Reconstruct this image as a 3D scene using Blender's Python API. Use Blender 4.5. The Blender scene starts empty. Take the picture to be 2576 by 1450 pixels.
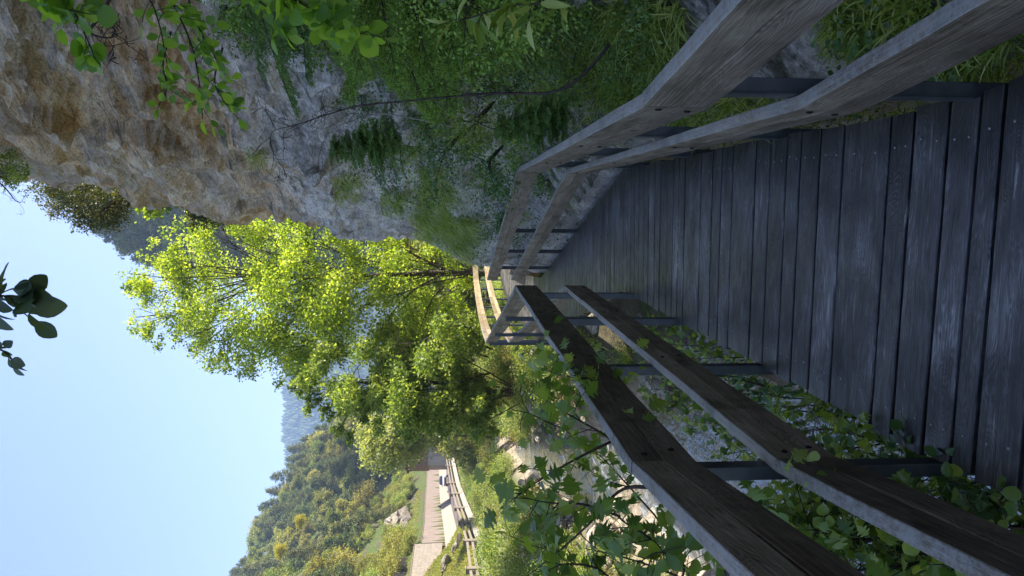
import bpy, math, random
import numpy as np
from mathutils import Vector, Matrix
C = bpy.context.scene
R = math.radians

# ------------------------------------------------------------------ camera
FPX, CAM_H = 1786.0, 1.67
PITCH = math.atan((1288-1155)/FPX)
sp, cp = math.sin(PITCH), math.cos(PITCH)
cam = bpy.data.cameras.new('camera'); camo = bpy.data.objects.new('camera', cam)
C.collection.objects.link(camo); C.camera = camo
cam.sensor_width = 36; cam.lens = 36*FPX/2576; cam.clip_start = .05; cam.clip_end = 20000
# the phone was held upright, the picture is stored on its side: image right = down
Xc, Yc, Zc = Vector((0, -sp, -cp)), Vector((1, 0, 0)), Vector((0, -cp, sp))
M = Matrix((Xc, Yc, Zc)).transposed().to_4x4(); M.translation = Vector((0, 0, CAM_H))
camo.matrix_world = M
# ------------------------------------------------------------------ world, sun, exposure
AZ, EL = R(66), R(43)
W = bpy.data.worlds.new("World"); C.world = W; W.use_nodes = True
nt = W.node_tree; bg = nt.nodes['Background']
sky = nt.nodes.new('ShaderNodeTexSky'); sky.sky_type = 'NISHITA'; sky.sun_disc = False
sky.sun_elevation = EL; sky.sun_rotation = AZ; sky.air_density = 1.0; sky.dust_density = 1.2; sky.ozone_density = 2.2
tint = nt.nodes.new('ShaderNodeMixRGB'); tint.blend_type = 'MULTIPLY'; tint.inputs[0].default_value = 1; tint.inputs[2].default_value = (.98, .91, .99, 1)
nt.links.new(sky.outputs[0], tint.inputs[1]); nt.links.new(tint.outputs[0], bg.inputs[0]); bg.inputs[1].default_value = .089
sl = bpy.data.lights.new('sun', 'SUN'); sl.energy = 5.0; sl.angle = R(.53); sl.color = (1, .93, .82)
so = bpy.data.objects.new('sun', sl); C.collection.objects.link(so)
S = Vector((math.sin(AZ)*math.cos(EL), math.cos(AZ)*math.cos(EL), math.sin(EL)))
so.rotation_euler = S.to_track_quat('Z', 'Y').to_euler(); so.location = (40, 20, 60)
C.view_settings.view_transform = 'Standard'; C.view_settings.look = 'None'
C.view_settings.exposure = 1.78; C.view_settings.gamma = 1
C.cycles.max_bounces = 6; C.cycles.transparent_max_bounces = 4; C.cycles.volume_bounces = 0
C.cycles.transmission_bounces = 3; C.cycles.diffuse_bounces = 4; C.cycles.glossy_bounces = 2
C.cycles.use_denoising = True

# ------------------------------------------------------------------ picture <-> world helpers (for measuring only)
def ray(dx, dy):
    a = (725-dy)/FPX; b = (1288-dx)/FPX
    return np.array((a, cp+b*sp, -sp+b*cp))
def PZ(dx, dy, z):
    d = ray(dx, dy); t = (z-CAM_H)/d[2]; return np.array((d[0]*t, d[1]*t, z))
def PY(dx, dy, Y):
    d = ray(dx, dy); t = Y/d[1]; return np.array((d[0]*t, Y, CAM_H+d[2]*t))

# ------------------------------------------------------------------ numpy noise
def _h(ix, iy, iz, s):
    n = (ix.astype(np.int64)*374761393 + iy.astype(np.int64)*668265263 + iz.astype(np.int64)*1274126177 + s*974634777) & 0xffffffff
    n = ((n ^ (n >> 13))*1274126177) & 0xffffffff
    n = ((n ^ (n >> 16))*2246822519) & 0xffffffff
    return ((n ^ (n >> 15)) & 0xffffff)/float(0xffffff)
def vn(p, s=0):
    p = np.asarray(p, float); i = np.floor(p); f = p-i; f = f*f*f*(f*(f*6-15)+10)
    ix, iy, iz = i[..., 0], i[..., 1], i[..., 2]; fx, fy, fz = f[..., 0], f[..., 1], f[..., 2]
    r = 0
    for a in (0, 1):
        for b in (0, 1):
            for c in (0, 1):
                w = (fx if a else 1-fx)*(fy if b else 1-fy)*(fz if c else 1-fz)
                r = r + w*_h(ix+a, iy+b, iz+c, s)
    return r*2-1
def fbm(p, o=4, s=0, g=.5):
    r = 0; a = 1; q = np.asarray(p, float)
    for k in range(o):
        r = r + a*vn(q, s+k*7); a *= g; q = q*2.03+11.3
    return r
def ridged(p, o=4, s=0):
    r = 0; a = .6; q = np.asarray(p, float)
    for k in range(o):
        r = r + a*(1-2*np.abs(vn(q, s+k*5))); a *= .5; q = q*2.1+5.7
    return r
def blocks(p, s=0, tilt=.55):
    """broken angular blocks: every cell is a tilted facet of its own"""
    p = np.asarray(p, float); i = np.floor(p); best = np.full(p.shape[:-1], 9.); out = np.zeros(p.shape[:-1])
    for a in (-1, 0, 1):
        for b in (-1, 0, 1):
            for c in (-1, 0, 1):
                q = i+np.array((a, b, c)); h = [_h(q[..., 0], q[..., 1], q[..., 2], s+k) for k in range(7)]
                d = p-(q+np.stack(h[:3], -1)); r = np.abs(d).sum(-1)*.6+np.sqrt((d*d).sum(-1))*.4
                v = h[3]-.5+tilt*((h[4]-.5)*d[..., 1]+(h[5]-.2)*d[..., 2]+(h[6]-.5)*d[..., 0]); m = r < best
                out = np.where(m, v, out); best = np.where(m, r, best)
    return out
def sstep(a, b, x):
    t = np.clip((x-a)/(b-a), 0, 1); return t*t*(3-2*t)
def xyz(x, y, z=0):
    return np.stack(np.broadcast_arrays(x, y, z), -1).astype(float)
rs = np.random.RandomState(7)

# ------------------------------------------------------------------ mesh helpers
def link(o, parent=None):
    C.collection.objects.link(o)
    if parent is not None: o.parent = parent
    return o
def mesh(name, V, F, mat, parent=None, smooth=False, uv=None, attr=None, loc=None):
    """F: list of (m,k) index arrays; uv (n,2) per vertex; attr {name:(n,)}"""
    V = np.asarray(V, np.float32).reshape(-1, 3)
    if loc is not None: V = V-np.asarray(loc, np.float32)
    F = [np.asarray(f, np.int32) for f in F if len(f)]
    me = bpy.data.meshes.new(name)
    me.vertices.add(len(V)); me.vertices.foreach_set('co', V.ravel())
    li = np.concatenate([f.ravel() for f in F]); tot = np.concatenate([np.full(len(f), f.shape[1], np.int32) for f in F])
    st = np.concatenate([[0], np.cumsum(tot)[:-1]]).astype(np.int32)
    me.loops.add(len(li)); me.loops.foreach_set('vertex_index', li)
    me.polygons.add(len(tot)); me.polygons.foreach_set('loop_start', st); me.polygons.foreach_set('loop_total', tot)
    me.polygons.foreach_set('use_smooth', np.full(len(tot), smooth))
    if uv is not None:
        l = me.uv_layers.new(name='UVMap'); l.data.foreach_set('uv', np.asarray(uv, np.float32)[li].ravel())
    for k, a in (attr or {}).items():
        t = me.attributes.new(k, 'FLOAT', 'POINT'); t.data.foreach_set('value', np.asarray(a, np.float32))
    me.update(calc_edges=True); me.validate()
    if mat is not None: me.materials.append(mat)
    o = bpy.data.objects.new(name, me)
    if loc is not None and parent is None: o.location = [float(v) for v in loc]
    return link(o, parent)
class MB:
    def __init__(s): s.V = []; s.F = []; s.U = []; s.A = []; s.n = 0
    def add(s, V, F, uv=None, rnd=0.0):
        V = np.asarray(V, float).reshape(-1, 3)
        s.F += [np.asarray(f)+s.n for f in F if len(f)]
        s.V.append(V); s.U.append(np.zeros((len(V), 2)) if uv is None else np.asarray(uv))
        s.A.append(np.broadcast_to(np.asarray(rnd, float), (len(V),))); s.n += len(V)
    def build(s, name, mat, parent=None, smooth=False, loc=None, kind=None, extra=None):
        a = {'rnd': np.concatenate(s.A)}
        if extra: a.update(extra)
        return mesh(name, np.concatenate(s.V), s.F, mat, parent, smooth, np.concatenate(s.U), a, loc)
def thing(name, label, cat, loc=(0, 0, 0), group=None, rz=0):
    o = bpy.data.objects.new(name, None); o.location = [float(v) for v in loc]; o.rotation_euler[2] = rz
    o.empty_display_size = .2
    link(o); return tag(o, label, cat, group)
def tag(o, label=None, cat=None, group=None, kind=None):
    if label: o['label'] = label
    if cat: o['category'] = cat
    if group: o['group'] = group
    if kind: o['kind'] = kind
    return o
def grid_faces(m, k, close=False):
    i = np.arange(m-1)[:, None]; j = np.arange(k if close else k-1)[None]
    a = i*k+j; b = i*k+(j+1) % k; return np.stack([a, b, b+k, a+k], -1).reshape(-1, 4)
def loft(mb, rings, caps=True, uv=None, rnd=0.0):
    rings = np.asarray(rings, float); m, k, _ = rings.shape
    F = [grid_faces(m, k, True)]
    if caps: F += [np.arange(k)[None, ::-1], (np.arange(k)+(m-1)*k)[None]]
    mb.add(rings.reshape(-1, 3), F, None if uv is None else np.asarray(uv).reshape(-1, 2), rnd)
def box(mb, c, s, rz=0, rnd=0.0, bev=0.0, tilt=None):
    """chamfered box: c centre, s full sizes"""
    hx, hy, hz = [v/2 for v in s]; b = min(bev, hx*.9, hy*.9, hz*.9)
    def ring(z, ins):
        x, y = hx-ins, hy-ins; q = b
        return [(-x+q, -y, z), (x-q, -y, z), (x, -y+q, z), (x, y-q, z), (x-q, y, z), (-x+q, y, z), (-x, y-q, z), (-x, -y+q, z)]
    if b > 0: rr = np.array([ring(-hz, b), ring(-hz+b, 0), ring(hz-b, 0), ring(hz, b)])
    else: rr = np.array([[(-hx, -hy, z), (hx, -hy, z), (hx, hy, z), (-hx, hy, z)] for z in (-hz, hz)])
    if tilt is not None: rr = rr@np.array(Matrix.Rotation(tilt[0], 3, tilt[1])).T
    cz, sz = math.cos(rz), math.sin(rz); Rm = np.array(((cz, -sz, 0), (sz, cz, 0), (0, 0, 1)))
    rr = rr@Rm.T+np.asarray(c, float)
    loft(mb, rr, True, None, rnd)
def tube(mb, pts, rad, sides=6, rnd=0.0, cap=True):
    P = np.asarray(pts, float); n = len(P); rad = np.broadcast_to(np.asarray(rad, float), (n,))
    T = np.gradient(P, axis=0); T /= np.linalg.norm(T, axis=1)[:, None]+1e-9
    up = np.array((0, 0, 1.)) if abs(T[0][2]) < .9 else np.array((1., 0, 0))
    A = np.cross(T, up); A /= np.linalg.norm(A, axis=1)[:, None]+1e-9; B = np.cross(T, A)
    th = np.arange(sides)/sides*2*math.pi
    rings = P[:, None]+rad[:, None, None]*(np.cos(th)[None, :, None]*A[:, None]+np.sin(th)[None, :, None]*B[:, None])
    L = np.concatenate([[0], np.cumsum(np.linalg.norm(np.diff(P, axis=0), axis=1))])
    uv = np.stack(np.broadcast_arrays(L[:, None], th[None]*.3), -1)
    loft(mb, rings, cap, uv, rnd)
def curve(ctrl, n=12):
    """Catmull-Rom through control points"""
    P = np.asarray(ctrl, float)
    if len(P) < 3: return P[0]+(P[-1]-P[0])*np.linspace(0, 1, n)[:, None]
    Q = np.vstack([2*P[0]-P[1], P, 2*P[-1]-P[-2]]); out = []
    for t in np.linspace(0, len(P)-1-1e-6, n):
        i = int(t); u = t-i; a, b, c, d = Q[i:i+4]
        out.append(.5*((2*b)+(-a+c)*u+(2*a-5*b+4*c-d)*u*u+(-a+3*b-3*c+d)*u**3))
    return np.array(out)
def norm(v): return v/(np.linalg.norm(v, axis=-1, keepdims=True)+1e-9)
def scatter(mb, tv, tf, pos, D, N, size, rnd):
    """instances of a leaf template (x = length, y = width, z = normal) baked into one mesh"""
    pos = np.asarray(pos, float); n = len(pos)
    if n == 0: return
    D = norm(np.asarray(D, float)); B = norm(np.cross(N, D)); N2 = np.cross(D, B)
    size = np.broadcast_to(np.asarray(size, float), (n,))
    tv = np.asarray(tv, float)
    V = pos[:, None]+size[:, None, None]*(tv[None, :, 0:1]*D[:, None]+tv[None, :, 1:2]*B[:, None]+tv[None, :, 2:3]*N2[:, None])
    k = len(tv)
    F = [(np.asarray(f)[None]+(np.arange(n)*k)[:, None, None]).reshape(-1, np.asarray(f).shape[1]) for f in tf]
    mb.add(V.reshape(-1, 3), F, np.tile(tv[:, :2], (n, 1)), np.repeat(np.broadcast_to(rnd, (n,)), k))
def rdir(n, r=rs):
    return norm(r.normal(size=(n, 3)))

# leaf templates (unit length along x)
LF_FAR = (np.array([(0, 0, 0), (.5, .3, .06), (1, 0, -.04), (.45, -.3, .06)]), [np.array([(0, 1, 2), (0, 2, 3)])])
def leaf_outline(ws, fold=.12, droop=.18, petiole=.12):
    """ws: list of (x, halfwidth); folded along a midrib that droops"""
    V = []; F = []
    for x, w in ws:
        z = -droop*x*x
        V += [(petiole+x*(1-petiole), w, z+fold*w*2), (petiole+x*(1-petiole), 0, z), (petiole+x*(1-petiole), -w, z+fold*w*2)]
    m = len(ws)
    F = [(3*i+j, 3*i+3+j, 3*i+4+j, 3*i+1+j) for i in range(m-1) for j in (0, 1)]
    b = len(V); V += [(0, .008, 0), (0, -.008, 0), (petiole, -.008, 0), (petiole, .008, 0)]
    F.append((b, b+1, b+2, b+3))
    return np.array(V, float), [np.array(F)]
OVAL = leaf_outline([(0, .02), (.12, .14), (.3, .25), (.5, .3), (.68, .28), (.85, .18), (.95, .09), (1, .01)])
ROUND = leaf_outline([(0, .05), (.1, .25), (.3, .4), (.5, .43), (.7, .38), (.86, .24), (1, .02)], .1, .12, .22)
WILLOW = leaf_outline([(0, .01), (.15, .07), (.35, .11), (.6, .11), (.8, .07), (1, .005)], .2, .3, .06)
LOBED_FLAT = leaf_outline([(0, .05), (.05, .22), (.12, .13), (.22, .40), (.3, .46), (.35, .22), (.40, .20), (.5, .50), (.57, .47), (.63, .18), (.70, .26), (.77, .20), (.86, .10), (1, .01)], .07, .16, .25)

LOBED = (LOBED_FLAT[0]*np.array((1, 1, 1))+np.array([(0, 0, -.16*(x-.25)**2*3-.35*y*y) for x, y, z in LOBED_FLAT[0]]), LOBED_FLAT[1])
# ------------------------------------------------------------------ materials
class NT:
    def __init__(s, name):
        s.m = bpy.data.materials.new(name); s.m.use_nodes = True; s.t = s.m.node_tree
        s.t.nodes.clear(); s.out = s.n('OutputMaterial')
    def n(s, typ, **kw):
        x = s.t.nodes.new('ShaderNode'+typ)
        for k, v in kw.items():
            if k.startswith('_'): x.inputs[k[1:].replace('_', ' ')].default_value = v
            else: setattr(x, k, v)
        return x
    def l(s, a, b): s.t.links.new(a, b)
    def noise(s, vec, scale, detail=4, rough=.55, dist=0):
        x = s.n('TexNoise', _Scale=scale, _Detail=detail, _Roughness=rough, _Distortion=dist)
        if vec is not None: s.l(vec, x.inputs['Vector'])
        return x.outputs['Fac']
    def ramp(s, fac, stops):
        x = s.n('ValToRGB'); e = x.color_ramp.elements
        while len(e) > 1: e.remove(e[-1])
        for i, (p, c) in enumerate(stops):
            c = (c, c, c) if not isinstance(c, tuple) else c
            q = e[0] if i == 0 else e.new(p)
            q.position = p; q.color = (*c, 1)
        s.l(fac, x.inputs[0]); return x.outputs[0]
    def mix(s, f, a, b, mode='MIX'):
        x = s.n('MixRGB', blend_type=mode)
        for v, i in ((f, 0), (a, 1), (b, 2)):
            if hasattr(v, 'links'): s.l(v, x.inputs[i])
            else: x.inputs[i].default_value = v if i == 0 else (*v, 1)
        return x.outputs[0]
    def math(s, op, a, b=0.0, clamp=False):
        x = s.n('Math', operation=op, use_clamp=clamp)
        for v, i in ((a, 0), (b, 1)):
            if hasattr(v, 'links'): s.l(v, x.inputs[i])
            else: x.inputs[i].default_value = v
        return x.outputs[0]
    def mapping(s, vec, scale=(1, 1, 1), rot=(0, 0, 0)):
        x = s.n('Mapping', _Scale=scale, _Rotation=rot); s.l(vec, x.inputs['Vector']); return x.outputs[0]
    def bump(s, h, strength=.4, dist=.02):
        x = s.n('Bump', _Strength=strength, _Distance=dist); s.l(h, x.inputs['Height']); return x.outputs[0]
    def princ(s, col, rough=.8, nor=None, spec=.4, metal=0):
        x = s.n('BsdfPrincipled', _Roughness=.8, _Metallic=metal); x.inputs['Specular IOR Level'].default_value = spec
        for v, k in ((col, 'Base Color'), (rough, 'Roughness')):
            if hasattr(v, 'links'): s.l(v, x.inputs[k])
            else: x.inputs[k].default_value = (*v, 1) if k == 'Base Color' else v
        if nor is not None: s.l(nor, x.inputs['Normal'])
        return x
    def done(s, sh): s.l(sh.outputs[0], s.out.inputs['Surface']); return s.m
    def attr(s, name='rnd'): return s.n('Attribute', attribute_name=name).outputs['Fac']
def simple(name, col, rough=.8, var=.25, scale=6, spec=.3, metal=0, bump=.3, bd=.01):
    k = NT(name); tc = k.n('TexCoord').outputs['Object']
    f = k.noise(tc, scale, 6, .6); c1 = tuple(v*(1-var) for v in col); c2 = tuple(min(1, v*(1+var)) for v in col)
    return k.done(k.princ(k.ramp(f, [(.3, c1), (.7, c2)]), rough, k.bump(k.noise(tc, scale*5, 4), bump, bd), spec, metal))
def leafmat(name, dark, mid, light, trans=.45, rough=.5, spec=.3, tcol=None, objvar=.0):
    k = NT(name); r = k.attr()
    tc = k.n('TexCoord').outputs['Object']
    f = k.math('ADD', k.math('MULTIPLY', r, .6), k.math('MULTIPLY', k.noise(tc, .9, 3), .5))
    col = k.ramp(f, [(.2, dark), (.5, mid), (.85, light)])
    if objvar:
        oi = k.n('ObjectInfo').outputs['Random']
        hs = k.n('HueSaturation'); k.l(col, hs.inputs['Color'])
        k.l(k.math('ADD', k.math('MULTIPLY', oi, .07), .465), hs.inputs['Hue'])
        k.l(k.math('ADD', k.math('MULTIPLY', k.math('FRACT', k.math('MULTIPLY', oi, 17.3)), objvar), 1-objvar/2), hs.inputs['Value'])
        col = hs.outputs[0]
    p = k.princ(col, rough, None, spec)
    t = k.n('BsdfTranslucent'); tm = k.mix(1.0, col, tcol or (1.9, 1.75, .7), 'MULTIPLY'); k.l(tm, t.inputs['Color'])
    m = k.n('MixShader'); m.inputs[0].default_value = trans; k.l(p.outputs[0], m.inputs[1]); k.l(t.outputs[0], m.inputs[2])
    return k.done(m)
def woodmat(name, dark, mid, light, rough=.6, spec=.3, edge=False, bump=.35, moss=0, lichen=True):
    k = NT(name); uv = k.n('TexCoord').outputs['UV']; r = k.attr()
    off = k.n('CombineXYZ'); k.l(k.math('MULTIPLY', r, 57), off.inputs[0]); k.l(k.math('MULTIPLY', r, 31), off.inputs[1])
    ad = k.n('VectorMath', operation='ADD'); k.l(uv, ad.inputs[0]); k.l(off.outputs[0], ad.inputs[1]); v = ad.outputs[0]
    fine = k.noise(k.mapping(v, (3, 90, 1)), 1.6, 5, .6, .3)
    warp = k.noise(k.mapping(v, (1.3, 6, 1)), 1.0, 3, .5, .6)
    wv = k.n('TexWave', _Scale=1.0, _Distortion=1.5, _Detail=3.0)
    wm = k.n('CombineXYZ'); k.l(k.math('MULTIPLY', warp, 13), wm.inputs[0]); k.l(wm.outputs[0], wv.inputs['Vector'])
    stain = k.noise(k.mapping(v, (2.2, 4, 1)), 1.1, 6, .7, .5)
    g = k.math('ADD', k.math('MULTIPLY', fine, .5), k.math('MULTIPLY', k.math('MULTIPLY', wv.outputs['Fac'], k.ramp(k.noise(k.mapping(v, (.8, 3, 1)), 1.1, 2), [(.47, 0.0), (.62, 1.0)])), .11))
    g = k.math('ADD', g, k.math('MULTIPLY', stain, .5))
    col = k.ramp(g, [(.40, dark), (.54, mid), (.72, light)])
    tone = k.math('ADD', k.math('MULTIPLY', k.math('FRACT', k.math('MULTIPLY', r, 7.7)), .8), .6)
    tcx = k.n('CombineXYZ'); [k.l(tone, tcx.inputs[i]) for i in range(3)]
    col = k.mix(1.0, col, tcx.outputs[0], 'MULTIPLY')
    # knots
    vo = k.n('TexVoronoi', _Scale=1.0); k.l(k.mapping(v, (2.0, 5, 1)), vo.inputs['Vector'])
    kn = k.ramp(vo.outputs['Distance'], [(.05, 1.0), (.11, 0.0)])
    col = k.mix(k.math('MULTIPLY', kn, .7), col, tuple(c*.35 for c in dark))
    # pale scuffs along the grain
    sc = k.noise(k.mapping(v, (2.5, 26, 1)), 1.3, 6, .7)
    if edge:
        e = k.attr('edge')
        scf = k.math('MULTIPLY', k.ramp(sc, [(.60, 0.0), (.72, 1.0)]), k.math('ADD', k.math('MULTIPLY', e, -.5), .75))
        col = k.mix(scf, col, tuple(min(1, c*2.6) for c in light))
        dn = k.math('ADD', e, k.math('MULTIPLY', k.noise(k.mapping(v, (1.0, 2.0, 1)), 2, 4), .5))
        wear = k.ramp(dn, [(.30, (.36, .32, .25)), (.72, (1.0, 1.0, 1.0))])
        col = k.mix(1.0, col, wear, 'MULTIPLY')
        damp = k.ramp(k.noise(k.n('NewGeometry').outputs['Position'], 1.5, 6, .62, .5), [(.40, (.42, .41, .42)), (.52, (1.0, 1.0, 1.0)), (.66, (1.35, 1.33, 1.32))])
        col = k.mix(1.0, col, damp, 'MULTIPLY')
        rr = k.ramp(k.noise(k.mapping(v, (4, 12, 1)), 2, 4), [(.3, rough-.12), (.7, rough+.15)])
    else:
        col = k.mix(k.ramp(sc, [(.62, 0.0), (.78, .6)]), col, tuple(min(1, c*1.8) for c in light)); rr = rough
    if moss:
        geo = k.n('NewGeometry'); sx = k.n('SeparateXYZ'); k.l(geo.outputs['Normal'], sx.inputs[0])
        tc = k.n('TexCoord').outputs['Object']
        lf = k.math('MULTIPLY', k.ramp(sx.outputs[2], [(.3, 0.0), (.7, 1.0)]), k.ramp(k.math('ADD', k.math('MULTIPLY', k.noise(tc, 55, 5, .75), .6), k.math('MULTIPLY', k.noise(tc, 7, 4, .7), .4)), [(.42, 0.15), (.56, .85)]))
        if lichen: col = k.mix(lf, col, (.34, .34, .31))
        gf = k.ramp(k.noise(tc, 3.5, 5, .6), [(.56, 0.0), (.72, moss)]); col = k.mix(gf, col, (.035, .045, .02))
    hb = k.math('ADD', k.math('MULTIPLY', fine, .6), k.math('MULTIPLY', wv.outputs['Fac'], .25))
    return k.done(k.princ(col, rr, k.bump(hb, bump, .004), spec))
m_deck = woodmat('deck_wood', (.016, .014, .014), (.078, .076, .080), (.29, .29, .30), .38, .5, True, .5)
m_rail = woodmat('rail_wood', (.10, .075, .05), (.26, .21, .15), (.44, .385, .30), .7, .25, False, .5, .6)
m_raillow = woodmat('lower_board_wood', (.09, .067, .043), (.24, .19, .135), (.40, .345, .265), .7, .25, False, .5, .6, False)
m_raily = woodmat('sunlit_tone_rail_wood', (.20, .15, .08), (.34, .27, .16), (.46, .39, .27), .7, .25)  # same rail wood, with the sunlit look put into a paler yellow colour
m_beam = woodmat('beam_wood', (.03, .025, .02), (.06, .05, .04), (.1, .09, .07), .8)
m_steel = simple('galvanised_steel', (.13, .145, .16), .5, .2, 14, .5, .75, .1)
m_screw = simple('screw_steel', (.26, .26, .26), .4, .2, 30, .5, .6, .1)
m_bolt = simple('rusty_bolt', (.03, .022, .018), .7, .4, 60, .3, .2)
m_bark = simple('bark', (.085, .065, .05), .9, .45, 5, .2, 0, .8, .03)
m_twig = simple('twig_bark', (.06, .045, .035), .8, .4, 20, .3)
m_deadtwig = simple('dead_twig_bark', (.24, .21, .18), .8, .35, 12, .3)
# rock
def rockmat(name, brownish, dim=1.0):
    k = NT(name); g = k.n('NewGeometry'); pos = g.outputs['Position']
    sz = k.n('SeparateXYZ'); k.l(pos, sz.inputs[0])
    nl = k.noise(pos, .55, 6, .6, .4); nm = k.noise(pos, 2.6, 10, .74, .7); nf = k.noise(pos, 11, 8, .75)
    st = k.noise(k.mapping(pos, (.6, .5, 3.0), (.25, .1, 0)), 1.5, 10, .74, .6)
    grey = k.ramp(nm, [(.34, (.18, .165, .15)), (.40, (.50, .475, .45)), (.46, (.72, .69, .65)), (.58, (.86, .83, .80))])
    brown = k.ramp(st, [(.32, (.24, .14, .07)), (.39, (.64, .41, .20)), (.46, (.80, .57, .32)), (.56, (.84, .70, .52)), (.68, (.58, .50, .42))])
    if brownish:
        hz = k.math('ADD', k.math('MULTIPLY', sz.outputs[2], .5), k.math('MULTIPLY', nl, 2.2))
        f = k.ramp(k.math('SUBTRACT', hz, 3.0), [(.05, 0.0), (.5, .9)])
        f2 = k.math('MULTIPLY', f, k.ramp(k.noise(pos, .38, 4, .6), [(.38, .3), (.55, 1.0)]))
        col = k.mix(f2, grey, brown)
        och = k.ramp(k.noise(pos, .9, 6, .65, .8), [(.58, 0.0), (.68, 1.0)])
        col = k.mix(k.math('MULTIPLY', och, k.math('MULTIPLY', f, .7)), col, (.55, .30, .10))
        col = k.mix(k.ramp(k.noise(pos, 1.7, 6, .7), [(.58, 0.0), (.66, .5)]), col, (.16, .16, .17))
    else: col = k.mix(k.ramp(nl, [(.4, .1), (.7, .7)]), grey, (.42, .34, .25))
    vo = k.n('TexVoronoi', feature='DISTANCE_TO_EDGE', _Scale=1.6)
    vmx = k.mix(.12, pos, k.n('TexNoise', _Scale=2.0, _Detail=5.0).outputs['Color']); k.l(k.mapping(vmx, (1.0, .6, 2.4)), vo.inputs['Vector'])
    crk = k.ramp(vo.outputs['Distance'], [(.0, 1.0), (.035, 0.0)])
    crk = k.math('MULTIPLY', crk, k.ramp(nl, [(.45, 0.0), (.6, 1.0)]))
    
    col = k.mix(k.ramp(nf, [(.33, .75), (.41, 0.0)]), col, (.08, .07, .055))
    if dim < 1: col = k.mix(1.0, col, (dim, dim*.95, dim*.88), 'MULTIPLY')
    sn = k.n('SeparateXYZ'); k.l(g.outputs['Normal'], sn.inputs[0])
    mf = k.math('MULTIPLY', k.ramp(sn.outputs[2], [(.35, 0.0), (.75, 1.0)]), k.ramp(k.noise(pos, 3, 5, .7), [(.42, 0.0), (.55, 1.0)]))
    col = k.mix(k.math('MULTIPLY', mf, .8), col, (.05, .065, .02))
    crisp = k.noise(k.mapping(pos, (1, .8, 1.8)), 24, 4, .7)
    col = k.mix(1.0, col, k.ramp(crisp, [(.42, (.74, .71, .67)), (.50, (1.0, 1.0, 1.0)), (.62, (1.12, 1.1, 1.08))]), 'MULTIPLY')
    for sc_, lo_ in ((1.6, .86), (5.0, .92)):
        vb = k.n('TexVoronoi', _Scale=sc_); k.l(k.mapping(k.mix(.06, pos, k.n('TexNoise', _Scale=3.0, _Detail=4.0).outputs['Color']), (1, .7, 1.7)), vb.inputs['Vector'])
        bw_ = k.n('RGBToBW'); k.l(vb.outputs['Color'], bw_.inputs[0]); col = k.mix(1.0, col, k.ramp(bw_.outputs[0], [(.2, (lo_, lo_*.98, lo_*.95)), (.75, (1.22, 1.21, 1.19))]), 'MULTIPLY')
    if brownish:
        sn_ = k.noise(k.mapping(pos, (1.4, 1.0, .3), (.15, 0, 0)), .9, 6, .65, .4)
        col = k.mix(k.math('MULTIPLY', k.ramp(sn_, [(.57, 0.0), (.66, .5)]), f), col, (.20, .115, .055))
        col = k.mix(k.ramp(sn_, [(.36, .7), (.44, 0.0)]), col, (.76, .70, .62))
    h = k.math('ADD', k.math('MULTIPLY', nm, .28), k.math('MULTIPLY', nf, .20)); h = k.math('ADD', h, k.math('MULTIPLY', st, .55))
    
    return k.done(k.princ(col, .85, k.bump(h, 1.0, .40 if brownish else .15), .25))
m_cliff = rockmat('cliff_rock', True); m_rock = rockmat('boulder_rock', False, .62); m_crag = rockmat('crag_rock', False, .42)
# ground
k = NT('ground_soil'); pos = k.n('NewGeometry').outputs['Position']; gn = k.n('NewGeometry').outputs['Normal']
n1 = k.noise(pos, .35, 6, .6); n2 = k.noise(pos, 3, 6, .7)
c = k.mix(k.ramp(n1, [(.42, 0.0), (.55, 1.0)]), k.ramp(n2, [(.3, (.04, .035, .02)), (.7, (.13, .11, .06))]), k.ramp(n2, [(.3, (.03, .05, .012)), (.7, (.09, .13, .03))]))
szn = k.n('SeparateXYZ'); k.l(pos, szn.inputs[0])
c = k.mix(k.ramp(k.math('ADD', k.math('MULTIPLY', szn.outputs[2], .4), 1.4), [(.35, 1.0), (.6, 0.0)]), c, k.ramp(k.noise(pos, 2.2, 8, .7), [(.3, (.12, .09, .06)), (.55, (.3, .25, .19)), (.75, (.46, .4, .33))]))
m_ground = k.done(k.princ(c, .95, k.bump(n2, .8, .15), .15))
# water
k = NT('stream_water'); pos = k.n('NewGeometry').outputs['Position']
h = k.math('ADD', k.noise(k.mapping(pos, (3.5, 1.4, 1)), 1.4, 4, .6, .6), k.math('MULTIPLY', k.noise(pos, 9, 3), .3))
foam = k.ramp(k.noise(k.mapping(pos, (1.8, .5, 1)), 1.3, 8, .68, 1.4), [(.50, 0.0), (.66, .8)])
col = k.mix(foam, k.ramp(k.noise(pos, 1.2, 4), [(.3, (.03, .045, .05)), (.7, (.12, .10, .06))]), (.42, .46, .50))
m_water = k.done(k.princ(col, k.mix(foam, (.06, .06, .06), (.5, .5, .5)), k.bump(h, .5, .08), .9))
# masonry, concrete, timber, asphalt
def stripes(name, c1, c2, scale=1.0, axis=2):
    k = NT(name); tc = k.n('TexCoord').outputs['Object']; s_ = k.n('SeparateXYZ'); k.l(tc, s_.inputs[0])
    w = k.math('FRACT', k.math('MULTIPLY', s_.outputs[axis], scale)); g_ = k.ramp(w, [(.0, .35), (.08, 1.0), (.92, 1.0), (1.0, .35)])
    f = k.noise(tc, 1.5, 6, .7); c = k.mix(1.0, k.ramp(f, [(.3, c1), (.7, c2)]), g_, 'MULTIPLY')
    return k.done(k.princ(c, .85, k.bump(w, .3, .02), .2))
m_wallc = stripes('board_marked_concrete', (.19, .15, .125), (.27, .22, .185), .8, 1)
m_clad = stripes('timber_cladding', (.16, .10, .06), (.26, .17, .11), 5, 0)
m_concrete = simple('pale_concrete', (.34, .30, .26), .85, .12, 1.2)
m_pale = simple('sunbleached_concrete', (.26, .215, .17), .85, .15, 1.0)
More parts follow.
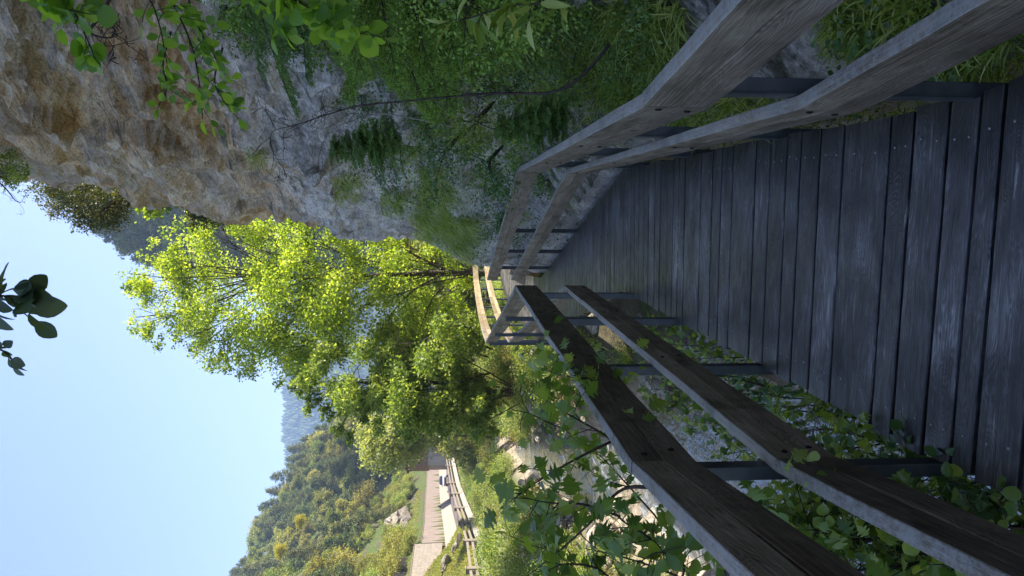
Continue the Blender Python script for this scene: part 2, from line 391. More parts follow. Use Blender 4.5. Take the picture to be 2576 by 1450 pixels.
m_fence = simple('weathered_fence_rail', (.24, .20, .155), .8, .25, 3)
k = NT('pale_asphalt'); pos = k.n('NewGeometry').outputs['Position']
m_asphalt = k.done(k.princ(k.ramp(k.noise(k.mapping(pos, (.55, .07, 1), (0, 0, .25)), 1.0, 3, .5, 1.2), [(.38, (.075, .062, .062)), (.47, (.15, .13, .12)), (.53, (.09, .076, .075)), (.62, (.17, .145, .135))]), .85, k.bump(k.noise(pos, 20, 3), .2, .01), .2))
k = NT('stone_blocks'); tc = k.n('TexCoord').outputs['UV']
b = k.n('TexBrick', _Scale=1.0, _Mortar_Size=.03); b.inputs['Color1'].default_value = (.30, .25, .20, 1); b.inputs['Color2'].default_value = (.22, .19, .15, 1)
b.inputs['Mortar'].default_value = (.2, .17, .13, 1); b.inputs['Brick Width'].default_value = .9; b.inputs['Row Height'].default_value = .42
k.l(tc, b.inputs['Vector']); m_block = k.done(k.princ(k.mix(.35, b.outputs['Color'], k.ramp(k.noise(tc, 2, 6), [(.3, (.12, .10, .08)), (.7, (.38, .33, .27))])), .9, k.bump(b.outputs['Fac'], -.6, .05), .2))
# foliage
m_yel = leafmat('sunlit_tree_leaves', (.035, .075, .012), (.17, .25, .04), (.48, .54, .12), .55, .42, .35, (1.9, 1.85, .6))
m_grn = leafmat('green_tree_leaves', (.035, .07, .015), (.14, .22, .045), (.38, .45, .13), .45, .5, .35)
m_hill = leafmat('hill_tree_leaves', (.08, .10, .025), (.21, .24, .055), (.42, .42, .13), .3, .6, .2, None, .55)
m_con = leafmat('conifer_needles', (.05, .07, .025), (.14, .165, .055), (.27, .28, .10), .15, .6, .2, None, .4)
m_yels = leafmat('yellow_shrub_leaves', (.20, .20, .02), (.32, .30, .03), (.45, .40, .05), .4)
m_spr = leafmat('spruce_needles', (.05, .11, .03), (.14, .27, .06), (.32, .46, .13), .15, .5, .3)
m_yew = leafmat('fine_needle_leaves', (.07, .14, .025), (.20, .34, .055), (.42, .58, .13), .2, .5, .3)
m_oval = leafmat('oval_leaves', (.07, .16, .025), (.15, .30, .04), (.30, .48, .07), .5, .42, .5)
m_ivy = leafmat('creeper_leaves', (.04, .10, .03), (.08, .17, .05), (.16, .28, .09), .25, .32, .6)
m_lob = leafmat('lobed_leaves', (.08, .16, .03), (.18, .29, .05), (.36, .45, .09), .4, .33, .6)
m_grass = leafmat('grass_blades', (.08, .15, .025), (.23, .34, .055), (.56, .60, .22), .3, .5, .3)
m_drygrass = leafmat('sunny_grass_blades', (.14, .19, .03), (.24, .28, .05), (.42, .36, .14), .35, .6, .2)
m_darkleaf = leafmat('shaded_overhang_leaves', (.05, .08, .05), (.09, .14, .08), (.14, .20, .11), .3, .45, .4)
# ================================================================== SETTING: terrain
XS_Y = [-30, 4, 12, 18, 25, 35, 50, 70, 100, 200, 600]; XS_X = [-3.2, -3.1, -3.3, -4.4, -6.6, -9, -11.5, -14, -16, -18, -20]
XF_Y = [-30, 30, 49, 69, 91, 118, 160, 600]; XF_X = [-14, -14.6, -17.5, -21.4, -25, -27.3, -30, -40]
XW_Y = [-30, 60, 72, 84, 130, 150, 250, 600]; XW_X = [-27, -28.5, -29.3, -30, -37.8, -39, -36, -30]
ZR_Y = [-30, 30, 49, 65, 125, 200, 600]; ZR_Z = [.1, .2, .45, 1.0, 3.55, 6, 14]
def zroad(y): return np.interp(y, ZR_Y, ZR_Z)
def ground_z(x, y, rough=True):
    x, y = np.broadcast_arrays(np.asarray(x, float), np.asarray(y, float))
    xs = np.interp(y, XS_Y, XS_X); xf = np.interp(y, XF_Y, XF_X); xw = np.interp(y, XW_Y, XW_X); zr = zroad(y)
    p = xyz(x, y)
    nz = fbm(p*.35, 4, 3)*.5 if rough else 0
    bed = -3.45
    hw = 1.5-np.interp(y, [9, 15, 22, 40], [0, .35, .75, .9]); dl = xs-x+(1.5-hw); dr = x-xs+(1.5-hw)
    zl = bed+sstep(1.5, 2.8, dl)*.9+np.clip(dl-1.8, 0, 99)*.42
    zl = np.minimum(zl, zr-.15); zl = zl+nz*.5*sstep(1.5, 3, dl)*sstep(0, 1.0, x-xf)
    t = sstep(0, 1.0, xf-x+.4)
    zl = zl*(1-t)+zr*t
    # grassy mound between road fence and wall, near part only
    mound = sstep(.3, 8.5, xf-x)*(1-sstep(66, 76, y+(x-xf)*.5))
    zl = zl+mound*(4.4+nz*.5-(zr-1.0)*.6)
    foot = sstep(xw+2.6, xw-.3, x) if False else sstep(2.4, 0, x-xw)
    # valley side above the retaining wall
    h = xw-x
    hc = np.minimum(h, 31+.25*np.clip(h-31, 0, 60))
    hill = zr+4.0+1.16*(np.clip(hc, 0, 60))+nz*1.6*sstep(1, 6, h)+fbm(p*.03, 3, 9)*7*sstep(4, 20, h)
    hill = (hill+9*sstep(180, 280, y)*sstep(1, 8, h))*(1-sstep(380, 560, y)*.6)
    zl = np.where(h > .05, hill*sstep(20, 62, y)+zl*(1-sstep(20, 62, y)), zl)
    zr_ = bed+sstep(1.2, 2.6, dr)*1.0+np.clip(dr-1.6, 0, 5.5)*.34+nz*.5*sstep(1.5, 3, dr)
    zr_ = zr_+np.clip(x-2.5, 0, 26)*.5*sstep(17, 24, y)
    # steep wooded spur on the right beyond the cliff
    sx = x+fbm(p*.07, 3, 22)*2.0
    spur = np.interp(sx, [1, 4, 7, 10, 14, 22, 40, 80, 140], [0, 38, 58, 70, 78, 84, 82, 70, 50])*sstep(185, 208, y)*(1-sstep(300, 420, y))+fbm(p*.11, 4, 21)*7.0*sstep(1, 6, sx)*sstep(188, 205, y)
    zr_ = zr_+spur
    # valley floor rises far away and closes the view under the mountain
    zz = np.where(dl > 0, zl, zr_)
    zz = np.where((dl > -1.2+2*(1.5-hw)) & (dl < 1.5), bed+nz*.1, zz)
    far = sstep(160, 600, y)*34+sstep(600, 1300, y)*40
    mid = sstep(55, 130, y)*7*(1-sstep(0, 1, x-xf))*0
    return zz+far*sstep(-60, 0, x+0)*1.0+mid
xa = np.unique(np.concatenate([np.arange(-40, 14, .35), np.arange(-120, -40, 2.0), np.arange(14, 40, .8), np.arange(40, 60, 2.), np.arange(-900, -120, 40), np.arange(60, 900, 40)]))
ya = np.unique(np.concatenate([np.arange(-12, 40, .35), np.arange(40, 150, .8), np.arange(150, 260, 1.5), np.arange(260, 420, 4), np.arange(420, 2400, 40)]))
GX, GY = np.meshgrid(xa, ya, indexing='xy')
GZ = ground_z(GX, GY)
# keep the natural ground under the deck and behind the cliff face
gnd = mesh('ground', xyz(GX, GY, GZ).reshape(-1, 3), [grid_faces(len(ya), len(xa))], m_ground, smooth=True)
tag(gnd, kind='structure')
# stream
yy = np.concatenate([np.arange(-8, 60, 1.0)]); t = np.linspace(-3.2, 3.2, 9)
V = xyz(np.interp(yy, XS_Y, XS_X)[:, None]+t[None], yy[:, None], -3.02)
tag(mesh('stream', V.reshape(-1, 3), [grid_faces(len(yy), 9)], m_water, smooth=True), kind='structure')
# road
yy = np.arange(56, 196, 1.5); xf = np.interp(yy, XF_Y, XF_X); xw = np.interp(yy, XW_Y, XW_X)
t = np.linspace(0, 1, 7)
V = xyz((xf-.9)[:, None]*(1-t)+(xw+1.05)[:, None]*t, yy[:, None], 0)
V[..., 2] = zroad(V[..., 1])+.04
tag(mesh('road', V.reshape(-1, 3), [grid_faces(len(yy), 7)], m_asphalt, smooth=True), kind='structure')

# ---------------- far mountain with its woods
def mtn(x, y):
    r = 300*np.exp(-((y-1500)/420.)**2)*(1+.10*np.sin(x*.004+1)+.04*fbm(xyz(x*.004, y*.004), 4, 5))
    return r+70*np.exp(-((y-1150)/250.)**2)*(1+.35*fbm(xyz(x*.003, y*.004, 2), 3, 8))
mx = np.arange(-1500, 700, 14.); my = np.arange(820, 2000, 16.)
MX, MY = np.meshgrid(mx, my); MZ = mtn(MX, MY)+fbm(xyz(MX, MY)*.02, 4, 2)*9-10
m_mtn = simple('mountain_forest_floor', (.06, .09, .045), .95, .3, .02)
tag(mesh('mountain', xyz(MX, MY, MZ).reshape(-1, 3), [grid_faces(len(my), len(mx))], m_mtn, smooth=True), kind='structure')
n = 17000
m_far = leafmat('distant_forest', (.05, .085, .045), (.065, .10, .05), (.085, .125, .055), .1, .9, .1)
px = rs.uniform(-760, 160, n); py = rs.uniform(1050, 1560, n); pz = mtn(px, py)+fbm(xyz(px, py)*.02, 4, 2)*9-12
hh = rs.uniform(5, 15, n)*(1+.5*vn(xyz(px, py)*.01, 4)); rr = hh*rs.uniform(.3, .55, n)
th = np.arange(5)/5*2*math.pi
base = xyz(px[:, None]+rr[:, None]*np.cos(th), py[:, None]+rr[:, None]*np.sin(th), (pz+hh*.15)[:, None])
V = np.concatenate([base, xyz(px, py, pz+hh)[:, None]], 1)
F = np.array([(i, (i+1) % 5, 5) for i in range(5)])[None]+(np.arange(n)*6)[:, None, None]
tag(mesh('mountain_forest', V.reshape(-1, 3), [F.reshape(-1, 3)], m_far, attr={'rnd': np.repeat(rs.rand(n), 6)}), kind='stuff')

# ================================================================== SETTING: cliff beside the walkway
E_Y = [-15, 1.57, 2.16, 4.5, 7.1, 9.7, 12, 14.6, 16.5]; E_X = [1.2, .66, .61, .86, 1.2, .86, .53, .16, .10]
B_Z = [-4.5, -.25, -.05, .1, .35, .7, 1.2, 2.0, 3.2, 4.6, 5.1, 5.5, 7.0, 9, 12, 16, 22]
B_X = [.30, .30, .22, .30, .62, 1.02, 1.25, 1.38, 1.55, 1.78, 2.05, 2.35, 2.6, 3.0, 3.7, 4.9, 7.0]
N_Z = [-4.5, 0, 1.3, 2.5, 3.0, 4.0, 5.2, 6.5, 7.9, 10, 11.7, 16, 22]
N_X = [.15, .22, .42, .93, 1.05, 1.18, 1.55, 1.62, 1.92, 2.25, 2.55, 3.7, 5.4]
def cliff_x(y, z, disp=True):
    y, z = np.broadcast_arrays(np.asarray(y, float), np.asarray(z, float))
    e = np.interp(y, E_Y, E_X); w = sstep(8.5, 14.0, y)
    x = e+(1-w)*np.interp(z, B_Z, B_X)+w*(np.interp(z, N_Z, N_X))
    if disp:
        p = xyz(x*.6, y, z)
        amp = .18+.82*sstep(.3, 2.2, z)
        amp = amp*(1-.55*w)
        strat = p*np.array((.35, .30, 1.5))
        d = .42*fbm(p*.38, 3, 40)+.24*ridged(strat*.9, 5, 55)*(1+.9*sstep(4, 6, z))+.11*ridged(p*1.6, 5, 60)+.08*fbm(p*5, 3, 71)+.07*ridged(p*4.2, 3, 66)
        d = d+.16*np.abs(vn(p*np.array((2.2, 1.3, 3.0)), 77))*sstep(1, 3, z)
        blk = np.floor(fbm(p*np.array((.8, .7, 1.1)), 3, 81)*3.2)/3.2; d = d+.22*blk*sstep(3, 6, z)
        u = z*.62+y*.05+.9*fbm(p*.28, 3, 95); fr = u-np.floor(u); sw = fr*(1-sstep(.90, 1.0, fr))
        u2 = z*1.9+y*.12+.8*fbm(p*.6, 3, 98); f2 = u2-np.floor(u2); sw2 = f2*(1-sstep(.85, 1.0, f2))
        m_ = sstep(-.35, .35, vn(p*.3, 33))
        d = d+(.75*sw*m_+.16*sw2*(1-m_*.5)-.25)*sstep(3.6, 5.5, z)+.07*sw2*(1-sstep(3.6, 5.5, z))
        bs = p+.25*np.stack([fbm(p*.9, 2, 11), fbm(p*.9, 2, 12), fbm(p*.9, 2, 13)], -1)
        d = d+.66*blocks(bs*np.array((.5, .26, .62)), 200)*(.45+.55*sstep(3, 6, z))+.15*blocks(bs*np.array((1.6, .8, 2.2)), 230)+.06*blocks(bs*np.array((5, 3.0, 7.0)), 260)
        x = x-amp*(d-.02)
        x = np.maximum(x, e+.16+.0*z)
    return x
yc = np.concatenate([np.arange(-14, 1, .35), np.arange(1, 15.9, .085)]); zc = np.concatenate([np.arange(-4.5, 14, .085), np.arange(14, 22.2, .3)])
YC, ZC = np.meshgrid(yc, zc, indexing='ij'); XCf = cliff_x(YC, ZC)
# round the nose and run back to the right
ext = np.concatenate([np.linspace(.12, 1.5, 12), np.arange(2, 34, .6)])
xe = XCf[-1][None]+ext[:, None]*1.0; ye = 15.85+.45*np.sqrt(ext)[:, None]+.12*ext[:, None]+0*ZC[0][None]
pe = xyz(xe, ye, ZC[0][None]); ye = ye+.35*fbm(pe*.6, 4, 90)*np.minimum(1, ext[:, None]/1.5)
YA = np.vstack([YC, ye]); XA = np.vstack([XCf, xe]); ZA = np.vstack([ZC, np.repeat(ZC[0][None], len(ext), 0)])
ZA = ZA.copy(); top = ZA[:, -1:]
V = xyz(XA, YA, ZA)
# plateau on top: bend the last rows back
pl = [V]; last = V[:, -1]
add = []
for q in (3, 8, 16, 30): add.append(last+np.array((q, 0, q*.35)))
V = np.concatenate([V, np.stack(add, 1)], 1)
tag(mesh('cliff', V.reshape(-1, 3), [grid_faces(V.shape[0], V.shape[1])], m_cliff, smooth=False), kind='structure')
def hit(dx, dy, off=0.0):
    """where the view ray through a measured spot meets the cliff"""
    d = ray(dx, dy); o = np.array((0, 0, CAM_H)); t = .6
    ts = np.arange(.6, 26, .03); P = o+d*ts[:, None]
    fy = np.interp(P[:, 1], yc, np.arange(len(yc))); fz = np.interp(P[:, 2], zc, np.arange(len(zc))); iy = np.minimum(fy.astype(int), len(yc)-2); iz = np.minimum(fz.astype(int), len(zc)-2); ay, az_ = fy-iy, fz-iz
    cx__ = XCf[iy, iz]*(1-ay)*(1-az_)+XCf[iy+1, iz]*ay*(1-az_)+XCf[iy, iz+1]*(1-ay)*az_+XCf[iy+1, iz+1]*ay*az_
    g = np.where(P[:, 1] > 15.9, -1, P[:, 0]-cx__)
    i = np.argmax(g > 0)
    if not (g > 0).any(): return None
    q = P[i]; q = q-d*off; return q

# ================================================================== BOARDWALK
LK = [np.array(v) for v in [(-.54, -2.6), (-.60, 2.31), (-.01, 7.15), (-1.12, 15.2), (-.93, 19.5), (-.35, 25), (.35, 28.6), (1.6, 31.2)]]
RK = [np.array(v) for v in [(.74, -2.6), (.60, 2.16), (1.20, 7.12), (.19, 14.5), (.35, 19.0), (.85, 24.2), (1.5, 27.4), (2.5, 30.0)]]
bw = thing('boardwalk', 'dark worn plank boardwalk on the cliff side, bending away between two railings', 'boardwalk')
mb = MB(); edge = []
seams0 = []
near = [4058, 3896, 3726, 3595, 3508, 3334, 3244, 3170, 3116, 3053, 2997, 2910, 2866, 2831, 2787, 2724]
ynear = [PZ(v*2576/4080, 725, 0)[1] for v in near]
def plank(a0, b0, a1, b1, rnd):
    """left a, right b; 0 near, 1 far"""
    n = 16; t = np.linspace(0, 1, n); rings = []; uvs = []
    g = .0065+.0035*rs.rand(); dz = rs.uniform(-.0015, .0015)
    A = a0+(b0-a0)*t[:, None]; B = a1+(b1-a1)*t[:, None]
    D = norm(B-A); wob0 = (fbm(xyz(t*6, rnd*50, 1), 2)*.0016)[:, None]; wob1 = (fbm(xyz(t*6, rnd*50, 5), 2)*.0016)[:, None]
    A = A+D*(g+wob0); B = B-D*(g+wob1); W = np.linalg.norm(B-A, axis=1)
    cup = rs.uniform(-.001, .002); L = np.linalg.norm(b0-a0)
    c = .004
    for i in range(n):
        a, b, d = A[i], B[i], D[i]
        def P(q, z): return (*q, z+dz)
        rings.append([P(a, -.045), P(a, -c), P(a+d*c, 0), P(a+(b-a)*.5, cup), P(b-d*c, 0), P(b, -c), P(b, -.045)])
        w = W[i]; uvs.append([(t[i]*L, v) for v in (-.04, -.004, 0, w/2, w, w+.004, w+.04)])
    loft(mb, rings, True, uvs, rnd)
    e = np.minimum(t, 1-t)*2; edge.append(np.repeat(e, 7))
screws = MB()
def hemi(c, r, h=.35):
    th = np.arange(8)/8*2*math.pi
    rr = [[(c[0]+r*q*math.cos(a), c[1]+r*q*math.sin(a), c[2]+r*h*z) for a in th] for q, z in ((1, 0), (.8, .6), (.35, .95))]
    loft(screws, rr, True)
for s in range(len(LK)-1):
    a, b, c_, d = LK[s], RK[s], LK[s+1], RK[s+1]
    Lm = (np.linalg.norm(c_-a)+np.linalg.norm(d-b))/2
    if s == 1:
        y0, y1 = (a[1]+b[1])/2, (c_[1]+d[1])/2
        ts = [0]+[(v-y0)/(y1-y0) for v in ynear if v > y0+.06]
        u = ts[-1]
        while u < 1-.15/Lm:
            u += rs.choice([.14, .16, .18, .2])/Lm
            if u < 1-.1/Lm: ts.append(u)
        ts.append(1)
    else:
        ts = [0]
        while ts[-1] < 1:
            u = ts[-1]+rs.choice([.14, .17, .19, .24])/Lm
            ts.append(1 if u > 1-.1/Lm else u)
    for i in range(len(ts)-1):
        t0, t1 = ts[i], ts[i+1]; r = rs.rand()
        j0, j1 = rs.uniform(-.012, .012, 2)
        ax = norm(b-a)
        p = [a+(c_-a)*t0-ax*(.02+j0), b+(d-b)*t0+ax*(.015+j1), a+(c_-a)*t1-ax*(.02+j0), b+(d-b)*t1+ax*(.015+j1)]
        plank(p[0], p[1], p[2], p[3], r)
        for f in ((.5,) if (t1-t0)*Lm < .13 else (.27, .73)):
            for q in (.10, .90):
                A = p[0]+(p[2]-p[0])*f; B = p[1]+(p[3]-p[1])*f
                c2 = A+(B-A)*(q+rs.uniform(-.008, .008)); hemi((c2[0], c2[1], .0005), .0065)
mb.build('planking', m_deck, bw, False, extra={'edge': np.concatenate(edge)})
tag(screws.build('screw_heads', m_screw, bw, True), kind='stuff')
for KK, inn in ((LK, .14), (RK, -.14), (None, 0)):
    bm_ = MB()
    for s in range(len(LK)-1):
        if KK is None: a, c_ = (LK[s]+RK[s])/2, (LK[s+1]+RK[s+1])/2
        else: a, c_ = KK[s]+np.array((inn, 0)), KK[s+1]+np.array((inn, 0))
        d = norm(c_-a); l = np.linalg.norm(c_-a); m = (a+c_)/2
        box(bm_, (m[0], m[1], -.165), (.10, l, .22), math.atan2(-d[0], d[1]), .3)
    bm_.build('bearer', m_beam, bw)

# ================================================================== RAILINGS
def rail_board(mb, p0, p1, z0, z1, th, rnd, sag=.0):
    """one weathered board on edge from p0 to p1 (xy), z range"""
    p0, p1 = np.asarray(p0, float), np.asarray(p1, float); L = np.linalg.norm(p1-p0); n = max(4, int(L/.12)); t = np.linspace(0, 1, n)
    d = (p1-p0)/L; nn = np.array((-d[1], d[0])); h = z1-z0; c = .003; rings = []; uvs = []
    w1 = fbm(xyz(t*L*1.4, rnd*90, 3), 3)*.0035; w2 = fbm(xyz(t*L*2.2, rnd*90, 9), 3)*.0022
    prof = [(-th/2+c, z0), (-th/2, z0+c), (-th/2, z0+h/2), (-th/2, z1-c), (-th/2+c, z1), (0, z1+.0015), (th/2-c, z1), (th/2, z1-c), (th/2, z0+h/2), (th/2, z0+c), (th/2-c, z0)]
    per = np.concatenate([[0], np.cumsum([math.dist(prof[i], prof[i+1]) for i in range(len(prof)-1)])])
    for i in range(n):
        q = p0+d*L*t[i]
        rings.append([(q[0]+nn[0]*(a+w2[i]), q[1]+nn[1]*(a+w2[i]), z+w1[i]) for a, z in prof])
        uvs.append([(t[i]*L, v) for v in per])
    loft(mb, rings, True, uvs, rnd)
def post(parent, x, y, ax, ay, top=1.04, out=.03, mat=None):
    """steel T post; (ax,ay) = outward direction"""
    rz = math.atan2(ay, ax); m = MB(); cx, cy = x+ax*out, y+ay*out
    box(m, (cx, cy, (top-.42)/2), (.008, .060, top+.42), rz, .3, .002)
    box(m, (cx+ax*.030, cy+ay*.030, (top-.42)/2-.003), (.05, .008, top+.41), rz, .3, .002)
    box(m, (cx-ax*.02, cy-ay*.02, -.30), (.16, .09, .012), rz, .3, .002)
    return m.build('post', m_steel, parent)
def bolts(parent, p, d, nx, z, th):
    for k_, (o, dz) in enumerate(((-.02, .050), (.018, -.055))):
        m = MB(); q = np.array((p[0]+d[0]*o, p[1]+d[1]*o))+nx*(th/2+.0035)
        th_ = np.arange(8)/8*2*math.pi; rr = []
        for rad, s_ in ((.011, 0), (.011, .004), (.006, .006)):
            rr.append([(q[0]+d[0]*rad*math.cos(a)+nx[0]*(s_-.003), q[1]+d[1]*rad*math.cos(a)+nx[1]*(s_-.003), z+dz+rad*math.sin(a)) for a in th_])
        loft(m, rr, True); m.build('bolt', m_bolt, parent)
def railing(pts, side, posts_at, label, mats=None, bolt_to=8):
    """pts: rail centreline; side +1 = right-hand side of the walk (outward = right)"""
    r = thing('railing', label, 'railing', group=None)
    TH = .046
    for s in range(len(pts)-1):
        a, b = np.array(pts[s]), np.array(pts[s+1]); mt = m_rail if mats is None else mats[s]
        for z0, z1, low in ((.9935, 1.10, 0), (.885, .9915, 1), (.4995, .605, 0), (.392, .4975, 1)):
            m = MB(); rail_board(m, a, b, z0, z1, TH, rs.rand()); m.build('rail_board', m_raillow if low and mt is m_rail else mt, r, False)
        d = norm(b-a); out = np.array((d[1], -d[0]))*side; L = np.linalg.norm(b-a)
        for y in posts_at:
            if min(a[1], b[1]) <= y < max(a[1], b[1]):
                t = (y-a[1])/(b[1]-a[1]); q = a+(b-a)*t
                post(r, q[0]+out[0]*TH/2, q[1]+out[1]*TH/2, out[0], out[1], out=.006)
                if y < bolt_to:
                    for z in (.992, .498): bolts(r, q+d*(.0), d, -out, z, TH)
    return r
def off(p, dx): return (p[0]+dx, p[1])
RR = [(.70, -2.2), (.585, 2.165), (1.165, 7.05), (.18, 14.55)]
LL = [(-.515, -2.2), (-.597, 2.32), (.005, 7.18), (-1.16, 15.22)]
railing(RR, 1, [.3, 2.22, 3.65, 5.1, 6.75, 10.1, 11.7, 13.4], 'weathered grey two-rail railing on steel posts along the cliff side of the boardwalk')
railing(LL, -1, [.2, 2.40, 3.88, 5.45, 6.95, 9.8, 12.6, 15.0], 'dark shaded two-rail railing on steel posts along the stream side of the boardwalk')
FL = [(-1.16, 15.35), (-1.03, 18.6), (-.80, 21.4), (-.33, 25.0), (.30, 28.4), (1.2, 30.8)]
railing(FL, -1, [15.9, 17.6, 19.4, 21.2, 23.1, 24.9, 26.8, 28.6], 'sunlit yellowish railing curving round the far bend behind the cliff nose', [m_rail]+[m_raily]*4)
FR = [(.42, 19.2), (.88, 24.2), (1.55, 27.4)]

# ================================================================== BUILT THINGS ACROSS THE STREAM
def wall_strip(name, ys, xfun, zb, zt, th, mat, label, cat, uvs=1.0):
    m = MB(); ys = np.asarray(ys, float); x = xfun(ys); rings = []; uv = []
    for y, xx, b, t_ in zip(ys, x, zb(ys), zt(ys)):
        rings.append([(xx-th, y, b), (xx, y, b), (xx-.08, y, t_-.06), (xx-.02, y, t_-.06), (xx-.02, y, t_), (xx-th, y, t_)])
        uv.append([(y, 0), (y, 0), (y, t_-b), (y, t_-b), (y, t_-b+.1), (y, t_-b+.3)])
    loft(m, rings, True, uv)
    o = m.build(name, mat, None); return tag(o, label, cat)
fw = lambda y: np.interp(y, XW_Y, XW_X)
ysr = np.arange(84, 190, 3.0)
wall_strip('retaining_wall', ysr, lambda y: fw(y)+.1, lambda y: zroad(y)+1.0, lambda y: zroad(y)+4.1+np.clip(100-y, 0, 20)*.015, .8, m_wallc, 'long brown board-marked retaining wall above the road', 'wall')
# sloped pale apron at the wall foot
m = MB(); ya2 = np.arange(80, 190, 3.0)
rings = [[(fw(y)+1.15, y, zroad(y)-.4), (fw(y)+1.15, y, zroad(y)+.12), (fw(y)+.3, y, zroad(y)+1.5), (fw(y)+.12, y, zroad(y)+1.5), (fw(y)+.12, y, zroad(y)-.2)] for y in ya2]
loft(m, rings); tag(m.build('wall_footing', m_pale, None), 'pale sloping concrete footing between road and brown retaining wall', 'footing')
wall_strip('stone_wall', np.arange(62, 83.9, 1.5), lambda y: fw(y)+.3, lambda y: 3.6+0*y, lambda y: zroad(y)+5.1+(84-y)*.02, .9, m_block, 'squared stone block wall at the near end of the brown retaining wall', 'wall')
# slat fence on top of the stone wall
pf = thing('slat_fence', 'dark upright slat fence standing in the yellow grass above the stone wall', 'fence')
m = MB()
for y in np.arange(62, 84, .34):
    x = float(fw(y))-1.6; z = float(zroad(y))+5.75+(84-y)*.02
    box(m, (x, y, z+.6), (.06, .13, 1.5), 0, rs.rand(), 0)
m.build('slats', m_beam, pf)
for zz in (.35, .95):
    m = MB(); rings = [[(float(fw(y))-1.66+a, y, float(zroad(y))+5.75+(84-y)*.02+zz+b) for a, b in ((0, 0), (.05, 0), (.05, .09), (0, .09))] for y in np.arange(62, 84.5, 2)]
    loft(m, rings); m.build('cross_rail', m_beam, pf)
# road guard fence: two long rails on squat concrete posts
gf = thing('guard_fence', 'pale two-rail guard fence on squat posts along the near edge of the road', 'fence')
gy = [34, 41, 49, 58.5, 69, 80, 91, 104.5, 118, 132]
for y in gy:
    x = float(np.interp(y, XF_Y, XF_X)); z = float(zroad(y))
    m = MB(); box(m, (x, y, z+.28), (.34, .40, 1.25), 0, .4, .03); box(m, (x, y, z+.93), (.40, .46, .07), 0, .4, .02)
    m.build('post', m_fence, gf)
for i in range(len(gy)-1):
    for zz, h in ((.66, .15), (.30, .15)):
        y0, y1 = gy[i]+.2, gy[i+1]-.2; rings = []
        for y in np.linspace(y0, y1, 4):
            x = float(np.interp(y, XF_Y, XF_X)); z = float(zroad(y))+zz
            rings.append([(x-.06, y, z-h/2), (x+.06, y, z-h/2), (x+.06, y, z+h/2), (x-.06, y, z+h/2)])
        m = MB(); loft(m, rings); m.build('rail', m_fence, gf)
# low kerb wall that carries the guard fence
m = MB(); rings = []
for y in np.arange(30, 134, 3.0):
    x = float(np.interp(y, XF_Y, XF_X)); z = float(zroad(y)); rings.append([(x-.14, y, z-.5), (x+.16, y, z-.5), (x+.12, y, z-.04), (x-.12, y, z-.04)])
loft(m, rings); tag(m.build('kerb_wall', m_concrete, None), 'low pale concrete kerb wall under the road guard fence', 'wall')
# low stone terrace wall further down the bank
m = MB(); rings = []; uv = []
for y in np.arange(33, 44, .8):
    x = float(np.interp(y, XF_Y, XF_X))+2.2+.15*math.sin(y); z = float(ground_z(x, y))
    rings.append([(x-.4, y, z-.8), (x+.35, y, z-.8), (x+.22, y, z+.45), (x-.3, y, z+.5)]); uv.append([(y, 0), (y, 0), (y, 1.2), (y, 1.6)])
loft(m, rings, True, uv); tag(m.build('terrace_wall', m_block, None), 'low rough stone terrace wall on the grassy bank below the road fence', 'wall')

# portal building
bd = thing('portal_building', 'boxy building at the road with timber-clad top and concrete base', 'building', (-27.8, 112, 0), rz=math.atan2(2.7, 7.0))
def bpart(name, c, s, mat, bev=.02, parent=None):
    m = MB(); box(m, c, s, 0, .5, bev); o = m.build(name, mat, parent or bd); return o
z0 = 2.6
bpart('concrete_base', (5, 3, z0+2.0), (10, 6, 4.2), m_concrete)
bpart('timber_cladding', (4.97, 2.97, 8.25), (10.24, 6.24, 3.3), m_clad)
bpart('roof', (4.97, 2.97, 10.0), (10.9, 6.9, .22), m_beam)
dr = bpart('door', (2.6, -.02, z0+2.35), (2.4, .10, 2.0), m_pale)
bpart('door_frame', (2.6, -.005, z0+3.42), (2.7, .12, .12), m_concrete, .01, dr)
bpart('plinth', (5, 3, z0+.1), (10.3, 6.3, .9), m_concrete)

# car: small silver hatchback seen from the front
m_carp = simple('silver_car_paint', (.5, .52, .54), .3, .05, 2, .6, 0, 0)
m_glass = simple('dark_car_glass', (.02, .025, .03), .08, .1, 2, .8, 0, 0)
m_tyre = simple('tyre_rubber', (.02, .02, .02), .8, .2, 9)
m_lamp = simple('headlamp_glass', (.7, .7, .68), .15, .05, 9, .8, 0, 0)
m_black = simple('black_car_trim', (.025, .025, .028), .5, .1, 9)
cy_, cx_ = 126.0, -34.0
car = thing('parked_car', 'silver hatchback on the road beside the building', 'car', (cx_, cy_, float(zroad(cy_))+.06), rz=.18)
# body profile sections along y (front at -y)
secs = [(-2.0, .30, .62, .80), (-1.9, .26, .74, .86), (-1.2, .24, .90, .89), (-.7, .24, .96, .9), (.2, .24, .98, .9), (1.3, .24, 1.0, .89), (1.85, .28, .96, .86), (2.0, .34, .80, .80)]
m = MB(); loft(m, [[(-w*.92, y, a), (w*.92, y, a), (w, y, (a+b)/2), (w*.95, y, b-.06), (w*.8, y, b), (-w*.8, y, b), (-w*.95, y, b-.06), (-w, y, (a+b)/2)] for y, a, b, w in secs]); m.build('body', m_carp, car, True)
cab = [(-1.0, .93, .94, .80), (-.35, .95, 1.42, .70), (.4, .95, 1.50, .68), (1.3, .95, 1.44, .66), (1.85, .95, 1.0, .70)]
m = MB(); loft(m, [[(-.8, y, a), (.8, y, a), (w, y, b-.06), (w*.88, y, b), (-w*.88, y, b), (-w, y, b-.06)] for y, a, b, w in cab]); m.build('windows', m_glass, car, True)
m = MB(); box(m, (0, .45, 1.50), (1.22, 1.5, .05), 0, .5, .02); m.build('roof', m_carp, car)
m = MB(); box(m, (0, -2.0, .46), (1.2, .06, .18), 0, .5, .02); m.build('grille', m_black, car)
